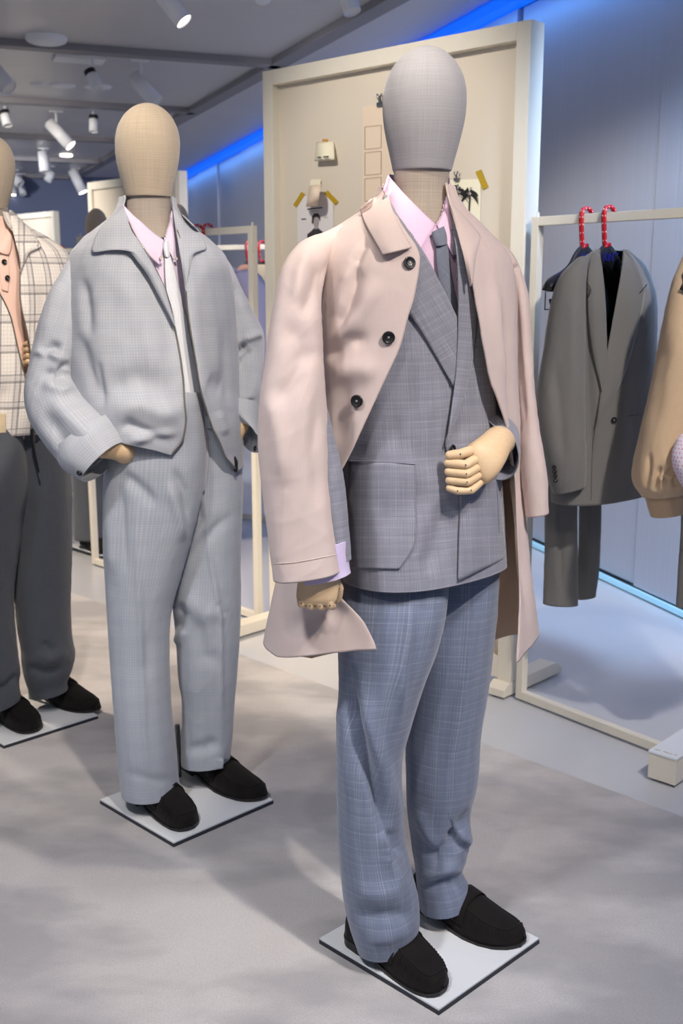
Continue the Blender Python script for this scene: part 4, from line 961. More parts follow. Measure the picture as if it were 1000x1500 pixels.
f2b = [([(300, 700), (305, 800), (322, 900), (325, 1090)], 4, .004, 'r'), ([(285, 725), (292, 760), (275, 790)], 7, .008, 'v'), ([(262, 830), (300, 790), (340, 750)], 9, .007, 'v'), ([(262, 870), (300, 900), (340, 890)], 14, .006, 'r'), ([(258, 930), (268, 900), (262, 880)], 8, .007, 'v'), ([(255, 945), (270, 920)], 8, .006, 'r'), ([(285, 900), (300, 960), (330, 975)], 12, .005, 'v'), ([(330, 905), (322, 890), (315, 880)], 6, .005, 'v'), ([(268, 1100), (300, 1095), (325, 1085)], 10, .006, 'v'), ([(328, 1110), (326, 1130)], 4, .006, 's')]
legB = tube([(272, 575, 345, 575, 2.88, 1.1, 2.4), (270, 630, 350, 630, 2.89, 1.1, 2.4), (266, 690, 354, 690, 2.90, 1.1, 2.4), (262, 750, 354, 750, 2.90, 1.1, 2.4), (258, 810, 353, 810, 2.90, 1.1, 2.3), (254, 870, 352, 870, 2.90, 1.1, 2.2), (258, 930, 350, 930, 2.90, 1.1, 2.2), (263, 990, 347, 990, 2.905, 1.05, 2.2), (268, 1020, 344, 1020, 2.91, 1.05, 2.2), (268, 1060, 342, 1060, 2.92, 1.05, 2.2), (266, 1095, 339, 1092, 2.92, 1.05, 2.2), (266, 1116, 337, 1112, 2.92, 1.05, 2.2)], seed=12, noise=.0018, folds=f2b, nv=260)
tB = legB.closed('trouser_leg', 'grey_tr', m2); b_lB = legB.bvh()
drape('fly', [(278, 608), (283, 640), (284, 680), (286, 720)], [(298, 606), (304, 640), (306, 680), (300, 722)], b_lB, 'grey_tr', tB, (.012, .004), .002, Yd=2.8)
drape('waistband', [(268, 612), (290, 609), (312, 612), (332, 618)], [(268, 628), (290, 626), (312, 629), (334, 634)], b_lB, 'grey_tr', tB, (.008, .008), .001, Yd=2.8)
button(286, 617, b_lB, tB, .008, 'button_w', off=.012, Yd=2.8)
sh2 = Surf([tring(302, 179, 256, Y2, 1.0, 42), tring(318, 176, 260, Y2, .95, 42), tring(335, 165, 266, Y2, .8, 42), tring(355, 148, 288, Y2, .66, 42), tring(385, 135, 306, Y2, .58, 42), tring(440, 130, 312, Y2, .56, 42), tring(520, 136, 316, Y2, .55, 42), tring(600, 150, 322, Y2, .55, 42), tring(640, 155, 326, Y2, .55, 42)], noise=.0006)
shirt2 = sh2.closed('shirt', 'lilac', m2, solid=.001, cutpoly=[(170, 285), (181, 302), (204, 325), (241, 354), (247, 332), (251, 312), (262, 285)]); b_sh2 = sh2.bvh()
drape('collar', [(180, 299), (190, 312), (204, 322), (222, 338), (241, 352)], [(178, 306), (189, 326), (206, 358), (220, 376), (234, 389)], b_sh2, 'lilac', shirt2, (.006, .014), .006, Yd=2.78, solid=.002)
drape('collar', [(249, 316), (247, 330), (244, 342), (241, 352)], [(251, 320), (254, 345), (256, 362), (254, 380)], b_sh2, 'lilac', shirt2, (.006, .012), .004, Yd=2.78, solid=.002)
button(231, 380, b_sh2, shirt2, .0048, 'button_w', off=.017, Yd=2.75); button(253, 380, b_sh2, shirt2, .004, 'button_w', off=.014, Yd=2.75)
tie2 = drape('tie', [(241, 376), (243, 420), (252, 470), (264, 530), (273, 590), (276, 617)], [(250, 376), (262, 420), (274, 470), (286, 530), (294, 580), (277, 618)], b_sh2, 'tie_pale', m2, (.011, .011), .005, Yd=2.75, nu=50)
drape('knot', [(239, 355), (239, 366), (241, 376)], [(247, 352), (249, 366), (249, 377)], b_sh2, 'tie_pale', tie2, (.012, .012), .010, Yd=2.75)
JK = [tring(290, 177, 257, Y2 + .02, 1.0, 42), tring(302, 174, 258, Y2 + .01, 1.0, 42), tring(318, 166, 266, Y2 + .008, .9, 42), tring(335, 148, 282, Y2 + .005, .78, 42), tring(355, 128, 306, Y2, .70, 42), tring(380, 114, 324, Y2, .66, 42, 2.4), tring(430, 108, 332, Y2, .66, 42, 2.5), tring(500, 108, 337, Y2, .66, 42, 2.5), tring(560, 116, 341, Y2, .68, 42, 2.5), tring(600, 124, 345, Y2, .70, 42, 2.5), tring(630, 138, 349, Y2, .69, 42, 2.4), tring(660, 150, 350, Y2, .66, 42, 2.3), tring(690, 152, 350, Y2, .64, 42, 2.3)]
fJ = [([(120, 400), (128, 450), (132, 500)], 8, .008, 'v'), ([(112, 480), (130, 540), (150, 600)], 10, .008, 'v'), ([(150, 385), (190, 430), (215, 500), (225, 560)], 18, .006, 'r'), ([(190, 370), (225, 420), (250, 480), (262, 540)], 12, .007, 'v'), ([(150, 580), (200, 555), (260, 575)], 20, .009, 'v'), ([(160, 605), (205, 592), (268, 620)], 16, .011, 'r'), ([(172, 630), (190, 622), (230, 640), (250, 645)], 8, .009, 'v'), ([(185, 648), (215, 640), (260, 632)], 7, .008, 'r'), ([(142, 520), (150, 580), (152, 600)], 5, .004, 'v'),
      ([(325, 480), (330, 540), (338, 600)], 8, .008, 'v'), ([(300, 420), (312, 480), (318, 560)], 14, .006, 'r'), ([(300, 560), (330, 570)], 14, .007, 'v'), ([(318, 600), (330, 640)], 8, .006, 'r')]
jk2 = Surf(JK, seed=13, noise=.0022, folds=fJ, nv=280); jk2.bvh(); b_j2 = jk2._b
jL = [(181, 303), (190, 330), (205, 358), (222, 386), (240, 420), (252, 460), (260, 500), (268, 560), (272, 615), (267, 645), (250, 665)]
jR = [(252, 302), (257, 335), (263, 370), (268, 405), (272, 450), (280, 500), (292, 570), (310, 630), (328, 670), (343, 696)]
jac2 = jk2.opened('zip_jacket', 'grey_jk', m2, jL, jR, solid=.003, flare=.004, hem=([(250, 667), (228, 661), (205, 655), (182, 650)], [(343, 697), (349, 690)]), backv=10.2)
for E_ in jk2.edge:
    P = E_[int(len(E_) * .28):-2]; MB().caps([p + nrm(CAMP - p) * .0015 for p in P[::4]], [.0022] * len(P[::4]), n=6).build('zip', 'zip', jac2, smooth=True)
pz = jk2.edge[1][-3]; MB().caps([pz + UPv * .05 - np.array((.012, 0, 0)), pz + UPv * .02, pz - UPv * .002], [.0035, .006, .0055], n=8).build('zip_pull', 'black', jac2)
drape('collar', [(181, 302), (190, 328), (205, 356), (222, 384), (240, 418), (257, 476)], [(160, 320), (143, 338), (131, 371), (186, 363), (216, 402), (255, 478)], b_j2, 'grey_jk', jac2, (.010, .016), .008, Yd=2.76, nu=50, nv=24, linear=True, solid=.003)
drape('collar', [(252, 302), (257, 333), (263, 368), (268, 402), (271, 430)], [(264, 313), (292, 340), (305, 364), (283, 371), (273, 420)], b_j2, 'grey_jk', jac2, (.008, .014), .008, Yd=2.8, nu=50, nv=24, linear=True, solid=.003)
fS = [([(60, 520), (78, 508), (95, 512)], 7, .012, 'v'), ([(46, 518), (70, 516), (95, 530)], 6, .009, 'r'), ([(105, 530), (92, 540), (96, 560)], 6, .012, 'v'), ([(62, 545), (80, 548), (94, 556)], 7, .009, 'v'), ([(60, 560), (90, 572), (110, 566)], 8, .007, 'r'), ([(70, 580), (110, 620), (140, 650)], 12, .009, 'r'), ([(60, 600), (95, 650), (120, 680)], 12, .007, 'v'), ([(90, 400), (75, 460), (62, 505)], 14, .005, 'r')]
sA = tube([(148, 344, 152, 362, 2.78, .9, 2.), (120, 362, 142, 390, 2.75, 1., 2.), (98, 384, 126, 416, 2.73, 1.1, 2.2), (78, 424, 117, 446, 2.71, 1.1, 2.3), (57, 482, 113, 490, 2.695, 1.05, 2.3), (44, 528, 107, 528, 2.68, 1., 2.3), (37, 574, 103, 552, 2.67, 1., 2.3), (45, 612, 118, 578, 2.665, 1., 2.3), (68, 650, 142, 600, 2.66, 1., 2.3), (92, 680, 162, 618, 2.655, 1., 2.3), (112, 700, 176, 640, 2.65, 1.0, 2.3)], seed=14, noise=.002, folds=fS, nv=240)
sA.closed('sleeve', 'grey_jk', jac2, solid=.003); b_sA = sA.bvh()
cA = tube([(84, 660, 160, 606, 2.66, 1.05, 2.3), (98, 688, 170, 622, 2.655, 1.12, 2.3), (126, 706, 181, 648, 2.645, 1.15, 2.3)], seed=15, noise=.001)
cfA = cA.closed('cuff', 'grey_jk', jac2, solid=.003)
b_cA = cA.bvh(); button(117, 692, b_cA, jac2, .007, off=.002, Yd=2.6)
sB = tube([(292, 352, 288, 366, 2.92, 1.0, 2.), (318, 366, 304, 384, 2.93, 1.3, 2.), (338, 388, 312, 404, 2.94, 1.4, 2.1), (353, 418, 318, 426, 2.95, 1.4, 2.2), (368, 448, 324, 450, 2.95, 1.3, 2.3), (384, 484, 330, 485, 2.95, 1.2, 2.3), (385, 520, 334, 520, 2.94, 1.2, 2.3), (381, 560, 338, 555, 2.92, 1.2, 2.3), (378, 600, 340, 588, 2.90, 1.2, 2.3)], seed=16, noise=.002, folds=[([(334, 516), (350, 512), (362, 502)], 5, .016, 'v'), ([(355, 500), (372, 492), (384, 488)], 6, .008, 'r'), ([(345, 540), (360, 520), (370, 510)], 6, .008, 'v'), ([(340, 590), (360, 592), (378, 585)], 5, .008, 'v'), ([(335, 470), (345, 440), (345, 410)], 8, .006, 'v')])
sB.closed('sleeve', 'grey_jk', jac2, solid=.003)
cB = tube([(338, 582, 378, 590, 2.895, 1.1, 2.3), (338, 602, 380, 622, 2.885, 1.15, 2.3), (350, 622, 380, 662, 2.87, 1.2, 2.3)], seed=17, noise=.001)
cB.closed('cuff', 'grey_jk', jac2, solid=.003); b_cB = cB.bvh(); button(375, 657, b_cB, jac2, .007, off=.002, Yd=2.8)
wA = tube([(140, 670, 165, 632, 2.67, 1.), (162, 672, 180, 640, 2.665, .95), (172, 676, 190, 648, 2.68, .95), (184, 686, 200, 660, 2.76, .9)], noise=0); wA.closed('wrist', 'wood', m2, solid=0, cap=True)
wB = tube([(345, 600, 372, 612, 2.89, 1.), (338, 618, 356, 642, 2.87, 1.), (328, 640, 350, 656, 2.87, 1.)], noise=0); wB.closed('wrist', 'wood', m2, solid=0, cap=True)

# ================================================================== MANNEQUIN IN THE PLAID JACKET
c3 = (-1.056, 3.438)
m3 = thing('mannequin', (c3[0], c3[1], 0), 'mannequin wearing a white and grey plaid jacket over a peach polo', 'mannequin')
base_plate(m3, c3)
loafer(m3, gr(-18, 1046)[:2], gr(57, 1078)[:2], -1); loafer(m3, gr(49, 1012)[:2], gr(138, 1050)[:2], 1)
head(m3, hrows(-17, 38.5, 196, 307, 0), 3.44, 'linen_head', [(304, -41, 11), (318, -41, 11), (345, -44, 14), (365, -50, 20)], 'linen_neck')
rp = gr(45, 1023, Z0); MB().cyl(rp, rp + UPv * .16, .0075).build('support_rod', 'steel', m3)
Y3 = 3.44
l3 = tube([(-75, 620, 30, 620, 3.38, .9, 2.4), (-80, 700, 40, 700, 3.38, .9, 2.4), (-70, 780, 30, 780, 3.38, 1., 2.3), (-60, 840, 22, 840, 3.38, 1.1), (-56, 900, 19, 900, 3.38, 1.1), (-52, 960, 24, 955, 3.38, 1.1), (-46, 990, 28, 985, 3.38, 1.1), (-44, 1010, 27, 1004, 3.38, 1.1), (-40, 1040, 30, 1025, 3.38, 1.1)], seed=21, noise=.002, folds=[([(28, 985), (10, 1005), (-10, 1010)], 6, .01, 'v')])
l3.closed('trouser_leg', 'char', m3)
l4 = tube([(0, 620, 92, 620, 3.50, 1.1, 2.4), (8, 700, 101, 700, 3.50, 1.1, 2.4), (18, 780, 103, 780, 3.50, 1.1, 2.3), (21, 850, 103, 850, 3.50, 1.1), (26, 910, 103, 905, 3.50, 1.1), (32, 945, 105, 940, 3.50, 1.15), (33, 965, 108, 960, 3.50, 1.15), (36, 985, 104, 982, 3.50, 1.1), (42, 1004, 98, 1000, 3.50, 1.1), (45, 1017, 99, 1010, 3.50, 1.1)], seed=22, noise=.002, folds=[([(34, 975), (60, 985), (95, 978)], 7, .012, 'v'), ([(50, 960), (75, 965), (100, 950)], 9, .008, 'r'), ([(48, 710), (40, 780), (28, 850)], 8, .008, 'v'), ([(60, 940), (80, 955)], 6, .006, 'v')])
l4.closed('trouser_leg', 'char', m3)
sh3 = Surf([tring(318, -44, 16, Y3, 1., 42), tring(335, -52, 24, Y3, .85, 42), tring(355, -68, 50, Y3, .65, 42), tring(400, -75, 70, Y3, .58, 42), tring(480, -72, 72, Y3, .56, 42), tring(560, -70, 70, Y3, .56, 42), tring(640, -70, 70, Y3, .56, 42)], noise=.001)
polo = sh3.closed('polo_shirt', 'peach', m3, solid=.001); b_sh3 = sh3.bvh()
drape('collar', [(12, 325), (8, 340), (2, 352), (-8, 365)], [(16, 330), (18, 350), (14, 372), (4, 372)], b_sh3, 'peach', polo, (.006, .010), .006, Yd=3.35)
drape('placket', [(-2, 362), (0, 400), (3, 425)], [(12, 366), (14, 400), (12, 428)], b_sh3, 'peach', polo, (.003, .003), .001, Yd=3.35)
for p in ((5, 384), (9.5, 407)): button(*p, b_sh3, polo, .008, off=.006, Yd=3.3)
P3 = [tring(312, -48, 20, Y3, 1., 42), tring(330, -62, 36, Y3, .85, 42), tring(350, -80, 66, Y3, .72, 42), tring(375, -92, 88, Y3, .66, 42, 2.4), tring(430, -96, 98, Y3, .64, 42, 2.5), tring(520, -96, 98, Y3, .64, 42, 2.5), tring(590, -94, 92, Y3, .64, 42, 2.5), tring(632, -92, 86, Y3, .63, 42, 2.5)]
jk3 = Surf(P3, seed=23, noise=.002, folds=[([(60, 400), (70, 480), (66, 560)], 10, .007, 'v'), ([(10, 560), (0, 600), (-5, 630)], 8, .006, 'v')]); jk3.bvh(); b_j3 = jk3._b
jac3 = jk3.opened('plaid_jacket', 'plaid', m3, [(-20, 400), (0, 432), (16, 464), (28, 520), (36, 556), (43, 594), (46, 632)], [(35, 372), (28, 400), (28, 440), (36, 480), (42, 510), (46, 560), (48, 600), (51, 632)], solid=.003, flare=.004)
for E_ in jk3.edge:
    P = E_[int(len(E_) * .3):-2]; MB().caps([p + nrm(CAMP - p) * .0015 for p in P[::4]], [.0022] * len(P[::4]), n=6).build('zip', 'zip', jac3, smooth=True)
pz = jk3.edge[0][-3]; MB().caps([pz + UPv * .012, pz - UPv * .03, pz - UPv * .12 + np.array((.015, 0, 0))], [.006, .005, .003], n=8).build('zip_pull', 'black', jac3)
drape('collar', [(13, 308), (17, 330), (22, 352), (28, 375), (30, 395)], [(20, 310), (42, 334), (63, 361), (42, 370), (31, 398)], b_j3, 'plaid', jac3, (.010, .014), .010, Yd=3.4, nu=40, nv=20, linear=True, solid=.003)
drape('pocket', [(-30, 606), (-30, 636)], [(9, 606), (9, 634)], b_j3, 'cream_cloth', jac3, (.004, .004), .001, Yd=3.35)
s3b = tube([(66, 362, 86, 366, 3.54, 1.3), (74, 395, 108, 395, 3.55, 1.3), (80, 440, 122, 440, 3.55, 1.2), (84, 490, 128, 490, 3.54, 1.2), (78, 525, 126, 540, 3.50, 1.2), (70, 535, 116, 565, 3.44, 1.)], seed=24, noise=.003); s3b.closed('sleeve', 'plaid', jac3, solid=.003)
s3a = tube([(-80, 362, -56, 358, 3.36, 1.1), (-100, 400, -55, 400, 3.33, 1.1), (-110, 470, -58, 470, 3.3, 1.1), (-108, 540, -60, 530, 3.27, 1.1), (-80, 580, -40, 540, 3.24, 1.), (-50, 560, -20, 520, 3.22, 1.)], seed=25, noise=.003); s3a.closed('sleeve', 'plaid', jac3, solid=.003)
h3 = hand_back(m3, [(112, 520, 108, 545, 3.42, 1.), (100, 506, 96, 540, 3.40, .8), (80, 502, 78, 534, 3.38, .7), (60, 500, 58, 532, 3.37, .6), (50, 502, 49, 530, 3.37, .5)])
for k in range(4): fing(h3, [(52, 504 + k * 9, 3.365), (41, 503 + k * 9, 3.355), (37, 505 + k * 9.5, 3.365)], .0098)

# ================================================================== HANGERS AND HANGING GARMENTS
def text_mesh(txt, size):
    cu = bpy.data.curves.new('lettering', 'FONT'); cu.body = txt; cu.size = size; cu.extrude = .0006; cu.align_x = 'CENTER'; cu.align_y = 'CENTER'; cu.resolution_u = 2
    ob = bpy.data.objects.new('lettering', cu); COL.objects.link(ob); dg = bpy.context.evaluated_depsgraph_get(); me = bpy.data.meshes.new_from_object(ob.evaluated_get(dg))
    V = np.array([v.co[:] for v in me.vertices]); F = [tuple(p.vertices) for p in me.polygons]; bpy.data.objects.remove(ob); return V, F
KNT = text_mesh('KNT', .036)
def hanger(p, wdir, label, w=.40, group='hangers on the rack', clips=False, z_bar=0.0):
    """p: point on top of the bar; wdir: unit vector along the hanger's width"""
    p = np.asarray(p, float); X = nrm(wdir); N = nrm(np.cross(X, UPv)); N = N if N[1] < 0 else -N
    t = thing('hanger', p - UPv * .25, label, 'hanger', group)
    # hook: flat ribbon curling over the bar
    path = [(-.006, -.105), (-.012, -.09), (-.016, -.06), (-.020, -.03), (-.021, -.005), (-.012, .012), (.006, .016), (.024, .006), (.030, -.008)]
    P = polyres([(a, b) for a, b in path], 40); V = []
    for a, b in P:
        for e in (-1, 1): V.append(p + X * (a + .002) + UPv * (b + .002) + N * .006 * e)
    hk = mk('hook', V, [(2 * i, 2 * i + 1, 2 * i + 3, 2 * i + 2) for i in range(39)], 'hook_red', t, solid=.009, off=0)
    m = MB(); rr = random.Random(3)
    for i in range(2, 36, 4):
        for e in (-.35, .35):
            a, b = P[i]; a2, b2 = P[i + 1]; tn = nrm((a2 - a, b2 - b)); nv_ = np.array((-tn[1], tn[0]))
            c = p + X * (a + .002) + UPv * (b + .002); nn = X * nv_[0] + UPv * nv_[1]
            if e > 0: c = c + N * .0062; nn = N
            else: c = c + nn * .0046 - N * .001
            s = nrm(np.cross(nn, (.3, .5, .8))); u = np.cross(nn, s); m.add([c + nn * .0004 + .0022 * (s * math.cos(k * .785) + u * math.sin(k * .785)) for k in range(8)], [tuple(range(8))])
    tag(m.build('dots', 'hook_dot', hk), kind='stuff')
    # body: shaped shoulder bar
    top = [(-w / 2, -.222), (-w / 2 + .012, -.198), (-.11, -.172), (-.07, -.15), (-.045, -.118), (-.02, -.097), (0, -.092), (.02, -.097), (.045, -.118), (.07, -.15), (.11, -.172), (w / 2 - .012, -.198), (w / 2, -.222)]
    bot = [(-w / 2 + .004, -.232), (-w / 2 + .03, -.232), (-.115, -.198), (-.085, -.192), (-.05, -.186), (-.02, -.168), (0, -.164), (.02, -.168), (.05, -.186), (.085, -.192), (.115, -.198), (w / 2 - .03, -.232), (w / 2 - .004, -.232)]
    A, B = polyres(top, 70), polyres(bot, 70); V = []; nk = 8
    for i in range(70):
        th = .006 + .014 * abs(A[i][0]) / (w / 2)
        c = (A[i] + B[i]) / 2; hv = (A[i] - B[i]) / 2; fwd = .03 * (abs(A[i][0]) / (w / 2)) ** 2
        for k in range(nk):
            tt = 2 * math.pi * k / nk + .39; V.append(p + X * (c[0] + hv[0] * math.sin(tt)) + UPv * (c[1] + hv[1] * math.sin(tt) * 1.05) + N * (math.cos(tt) * th * 1.05 + fwd))
    F = [(i * nk + k, i * nk + (k + 1) % nk, (i + 1) * nk + (k + 1) % nk, (i + 1) * nk + k) for i in range(69) for k in range(nk)] + [tuple(range(nk)), tuple(range(69 * nk, 70 * nk))[::-1]]
    bd_ = mk('body', V, F, 'navy', t)
    XS = X if X[0] > 0 else -X
    mk('lettering', [p + XS * (v[0] + .012) + UPv * (-.132 + v[1]) + N * (.0085 + v[2]) for v in KNT[0]], KNT[1], 'logo_blue', bd_, smooth=False)
    MB().caps([p + X * -.008 + UPv * -.10 , p + X * .014 + UPv * -.093], [.007, .006], n=10).build('hook_base', 'hook_red', hk)
    if clips:
        y0, y1 = -.235, -.285
        MB().caps([p - X * (w / 2 - .03) + UPv * y0, p - X * (w / 2 - .03) + UPv * y1, p - X * (w / 2 - .028) + UPv * (y1 - .002), p + X * (w / 2 - .03) + UPv * y1, p + X * (w / 2 - .03) + UPv * y0], [.0018] * 5, n=8).build('clip_bar', 'black', t)
        for g in (-1, 1):
            c = p + X * g * (w / 2 - .075) + UPv * (y1); m = MB()
            for s in (-1, 1): m.bar(c + X * s * .004 - UPv * .012, c + X * s * .018 + UPv * .03, .014, .008)
            m.box(c - UPv * .016, (.022, .014, .014), math.atan2(X[1], X[0])); m.build('clip', 'black', t)
    return t
WX = nrm((.7846, .62, 0))               # across the racks
yawR = math.degrees(math.atan2(RD[0], -RD[1]))
def bar_pt(x, r0, r1, h):               # point of a rack's top bar under image column x
    best = min((abs(proj(np.array((*(r0 + (r1 - r0) * k), h)))[0][0] - x), k) for k in np.linspace(0, 1, 600)); return np.array((*(r0 + (r1 - r0) * best[1]), h))
hA = bar_pt(857, rA0, rA1, 1.635); hB = bar_pt(890, rA0, rA1, 1.635); hC = bar_pt(1030, rA0, rA1, 1.635)
hanger(hA, WX, 'black clip hanger with red dotted hook holding grey trousers by their waistband', clips=True)
hanger(hB, WX, 'black hanger with red dotted hook carrying the grey suit jacket', w=.34)
# grey trousers on the clip hanger
gt = thing('trousers', hA - UPv * 1.2, 'grey wool trousers hanging from a clip hanger behind the suit jacket', 'trousers')
YA = hA[1]
for k, (st) in enumerate([[(818, 412, 850, 412, YA - .02, .5), (812, 500, 850, 500, YA - .02, .6), (805, 620, 846, 620, YA - .03, .6), (799, 740, 846, 740, YA - .03, .6), (797, 820, 846, 820, YA - .03, .6), (795, 884, 846, 886, YA - .03, .6)],
                          [(848, 412, 884, 412, YA + .05, .5), (850, 500, 884, 500, YA + .05, .6), (850, 620, 882, 620, YA + .05, .6), (848, 740, 880, 740, YA + .05, .6), (846, 820, 878, 820, YA + .05, .6), (844, 878, 873, 874, YA + .05, .6)]]):
    tube(st, seed=30 + k, noise=.002, folds=[([(817, 740), (818, 880)], 5, .008, 's'), ([(862, 740), (860, 870)], 4, .006, 'r')], nv=120, nu=100).closed('trouser_leg', 'gsuit', gt)
# grey double-breasted jacket
YJ = hB[1]
gj = thing('suit_jacket', hB - UPv * .95, 'grey double-breasted suit jacket with black lining hanging on the rack', 'jacket')
GJ = [tring(366, 871, 920, YJ, .75, yawR), tring(376, 855, 934, YJ, .58, yawR), tring(388, 836, 950, YJ, .50, yawR), tring(410, 822, 962, YJ, .46, yawR, 2.4), tring(450, 818, 970, YJ, .46, yawR, 2.4), tring(540, 814, 966, YJ, .46, yawR, 2.4), tring(640, 808, 960, YJ, .46, yawR, 2.4), tring(728, 804, 956, YJ, .46, yawR, 2.4)]
gjs = Surf(GJ, seed=31, noise=.002, folds=[([(858, 440), (862, 540), (868, 640), (866, 730)], 7, .01, 'v'), ([(912, 520), (908, 600), (905, 700)], 14, .006, 'r')], nu=200, nv=200)
bdy = gjs.closed('body', ['gsuit', 'black_soft'], gj, cutpoly=[(876, 340), (880, 410), (884, 485), (888, 550), (892, 530), (904, 464), (910, 410), (916, 340)], solid=.003); b_gj = gjs.bvh()
drape('lapel', [(877, 364), (883, 400), (887, 450), (889, 510), (889, 556), (882, 575)], [(869, 368), (862, 390), (860, 428), (862, 480), (869, 525), (880, 570)], b_gj, 'gsuit', gj, (.007, .008), .006, Yd=YJ, nu=40, uvrot=.2)
drape('lapel', [(914, 370), (909, 405), (899, 460), (888, 522), (881, 566), (872, 624)], [(921, 374), (942, 412), (943, 440), (934, 480), (915, 548), (872, 626)], b_gj, 'gsuit', gj, (.009, .011), .007, Yd=YJ, nu=40, uvrot=-.3)
seam('lapel_notch', [(947, 417), (941, 424), (937, 429)], b_gj, 'black', gj, .0014, .019, Yd=YJ); seam('lapel_notch', [(859, 414), (865, 424), (861, 436)], b_gj, 'black', gj, .0014, .016, Yd=YJ)
seam('pocket_line', [(920, 609), (930, 608), (938, 607)], b_gj, 'black', gj, .0012, .001, Yd=YJ)
button(898, 615, b_gj, gj, .0095, off=.003, Yd=YJ)
seam('front_edge', [(872, 626), (868, 660), (866, 732)], b_gj, 'gsuit', gj, .0016, .002, Yd=YJ)
gsl = tube([(838, 388, 862, 380, YJ - .10, 1., 2.), (818, 406, 859, 396, YJ - .12, 1.1, 2.), (808, 440, 857, 436, YJ - .13, 1.1, 2.3), (799, 490, 856, 490, YJ - .135, 1., 2.3), (789, 560, 854, 560, YJ - .14, 1., 2.3), (787, 605, 855, 605, YJ - .14, 1., 2.3), (793, 655, 857, 650, YJ - .14, 1., 2.3), (803, 700, 857, 690, YJ - .14, .95, 2.3), (811, 722, 856, 710, YJ - .14, .95, 2.3)], seed=32, noise=.002, folds=[([(840, 420), (838, 520), (846, 620)], 10, .006, 'r'), ([(812, 520), (820, 600), (826, 690)], 9, .006, 'v')])
gsl.closed('sleeve', ['gsuit', 'black_soft'], gj, solid=.003); b_gs = gsl.bvh()
for k in range(4): button(812 + k * .8, 684 + k * 6.5, b_gs, gj, .0068, off=.002, Yd=YJ)
# tan bomber jacket
YB = bar_pt(1010, rA0, rA1, 1.635)[1]
bj = thing('bomber_jacket', bar_pt(1010, rA0, rA1, 1.635) - UPv * .9, 'tan bomber jacket with gathered ribbed cuff hanging at the end of the rack', 'jacket')
hanger(bar_pt(1040, rA0, rA1, 1.635), WX, 'black hanger with red dotted hook carrying the tan bomber jacket', w=.27)
bs = tube([(1000, 375, 1030, 365, YB - .05, 1., 2.), (983, 420, 1030, 415, YB - .09, 1., 2.2), (970, 480, 1028, 480, YB - .1, 1.1, 2.3), (957, 550, 1024, 550, YB - .1, 1.1, 2.3), (943, 620, 1020, 620, YB - .1, 1.1, 2.3), (930, 680, 1014, 676, YB - .1, 1.1, 2.3), (930, 708, 1008, 700, YB - .1, 1.05, 2.3), (941, 727, 1001, 720, YB - .1, .9, 2.2)], seed=34, noise=.003, folds=[([(944, 722), (950, 690), (952, 660)], 4, .008, 'v'), ([(960, 722), (962, 700), (968, 680)], 4, .01, 'v'), ([(975, 718), (972, 700), (985, 685)], 4, .012, 'v'), ([(990, 715), (985, 695)], 4, .008, 'v'), ([(960, 705), (975, 697), (992, 700)], 6, .008, 'r'), ([(975, 480), (965, 560), (955, 640)], 10, .004, 'v')])
bs.closed('sleeve', 'tan', bj, solid=.003)
tube([(944, 724, 999, 716, YB - .1, .85, 2.2), (948, 740, 1000, 734, YB - .1, .85, 2.2), (953, 757, 999, 751, YB - .1, .85, 2.2)], noise=.0003).closed('ribbed_cuff', 'rib', bj, solid=.004)
bb = Surf([tring(355, 1015, 1055, YB, .9, yawR), tring(385, 995, 1085, YB, .5, yawR), tring(420, 990, 1110, YB, .45, yawR), tring(560, 985, 1110, YB, .45, yawR), tring(690, 990, 1105, YB, .45, yawR)], seed=35, noise=.003); bb.closed('body', 'tan', bj, solid=.003)
# pale dotted garment and grey trousers at the near end of the rack
YD = YB - .22
ds = thing('dotted_shirt', at(1040, 680, YD) - UPv * .2, 'white shirt with small red dots, only its folded sleeve peeking past the bomber', 'shirt')
Surf([(at(1005, 632, YD), np.array((1., 0, 0)), np.array((0, -1., 0)), .005, .01, 2.), (at(1010, 645, YD), np.array((1., 0, 0)), np.array((0, -1., 0)), .036, .03, 2.), (at(1012, 672, YD), np.array((1., 0, 0)), np.array((0, -1., 0)), .053, .04, 2.), (at(1018, 705, YD), np.array((1., 0, 0)), np.array((0, -1., 0)), .044, .04, 2.), (at(1030, 730, YD), np.array((1., 0, 0)), np.array((0, -1., 0)), .03, .03, 2.)], noise=.002).closed('sleeve', 'dots', ds, solid=.002)
pd_ = bar_pt(1160, rA0, rA1, 1.635); e1_, e2_ = frame(yawR)
Surf([(pd_ + UPv * z, e1_, e2_, a, b, 2.3) for z, a, b in ((-.115, .03, .02), (-.15, .08, .03), (-.2, .13, .035), (-.3, .14, .04), (-.55, .14, .04), (-.8, .145, .04))], seed=3, noise=.003, nu=80, nv=70).closed('body', 'dots', ds, solid=.002)
hanger(pd_, WX, 'black hanger with red dotted hook carrying the white dotted shirt', w=.26)
gt2 = thing('trousers', at(1020, 890, YD + .1) + UPv * 0, 'dark grey trousers hanging behind the bomber jacket, their hem just showing', 'trousers')
hanger(bar_pt(1062, rA0, rA1, 1.635), WX, 'short black clip hanger holding the dark grey trousers behind the bomber', w=.24, clips=True)
tube([(1015, 408, 1058, 408, YD + .16, .4), (999, 500, 1050, 500, YD + .16, .6), (998, 700, 1050, 700, YD + .16, .6), (995, 800, 1050, 800, YD + .16, .6), (990, 889, 1045, 885, YD + .16, .6)], noise=.002).closed('trouser_leg', 'gsuit', gt2)

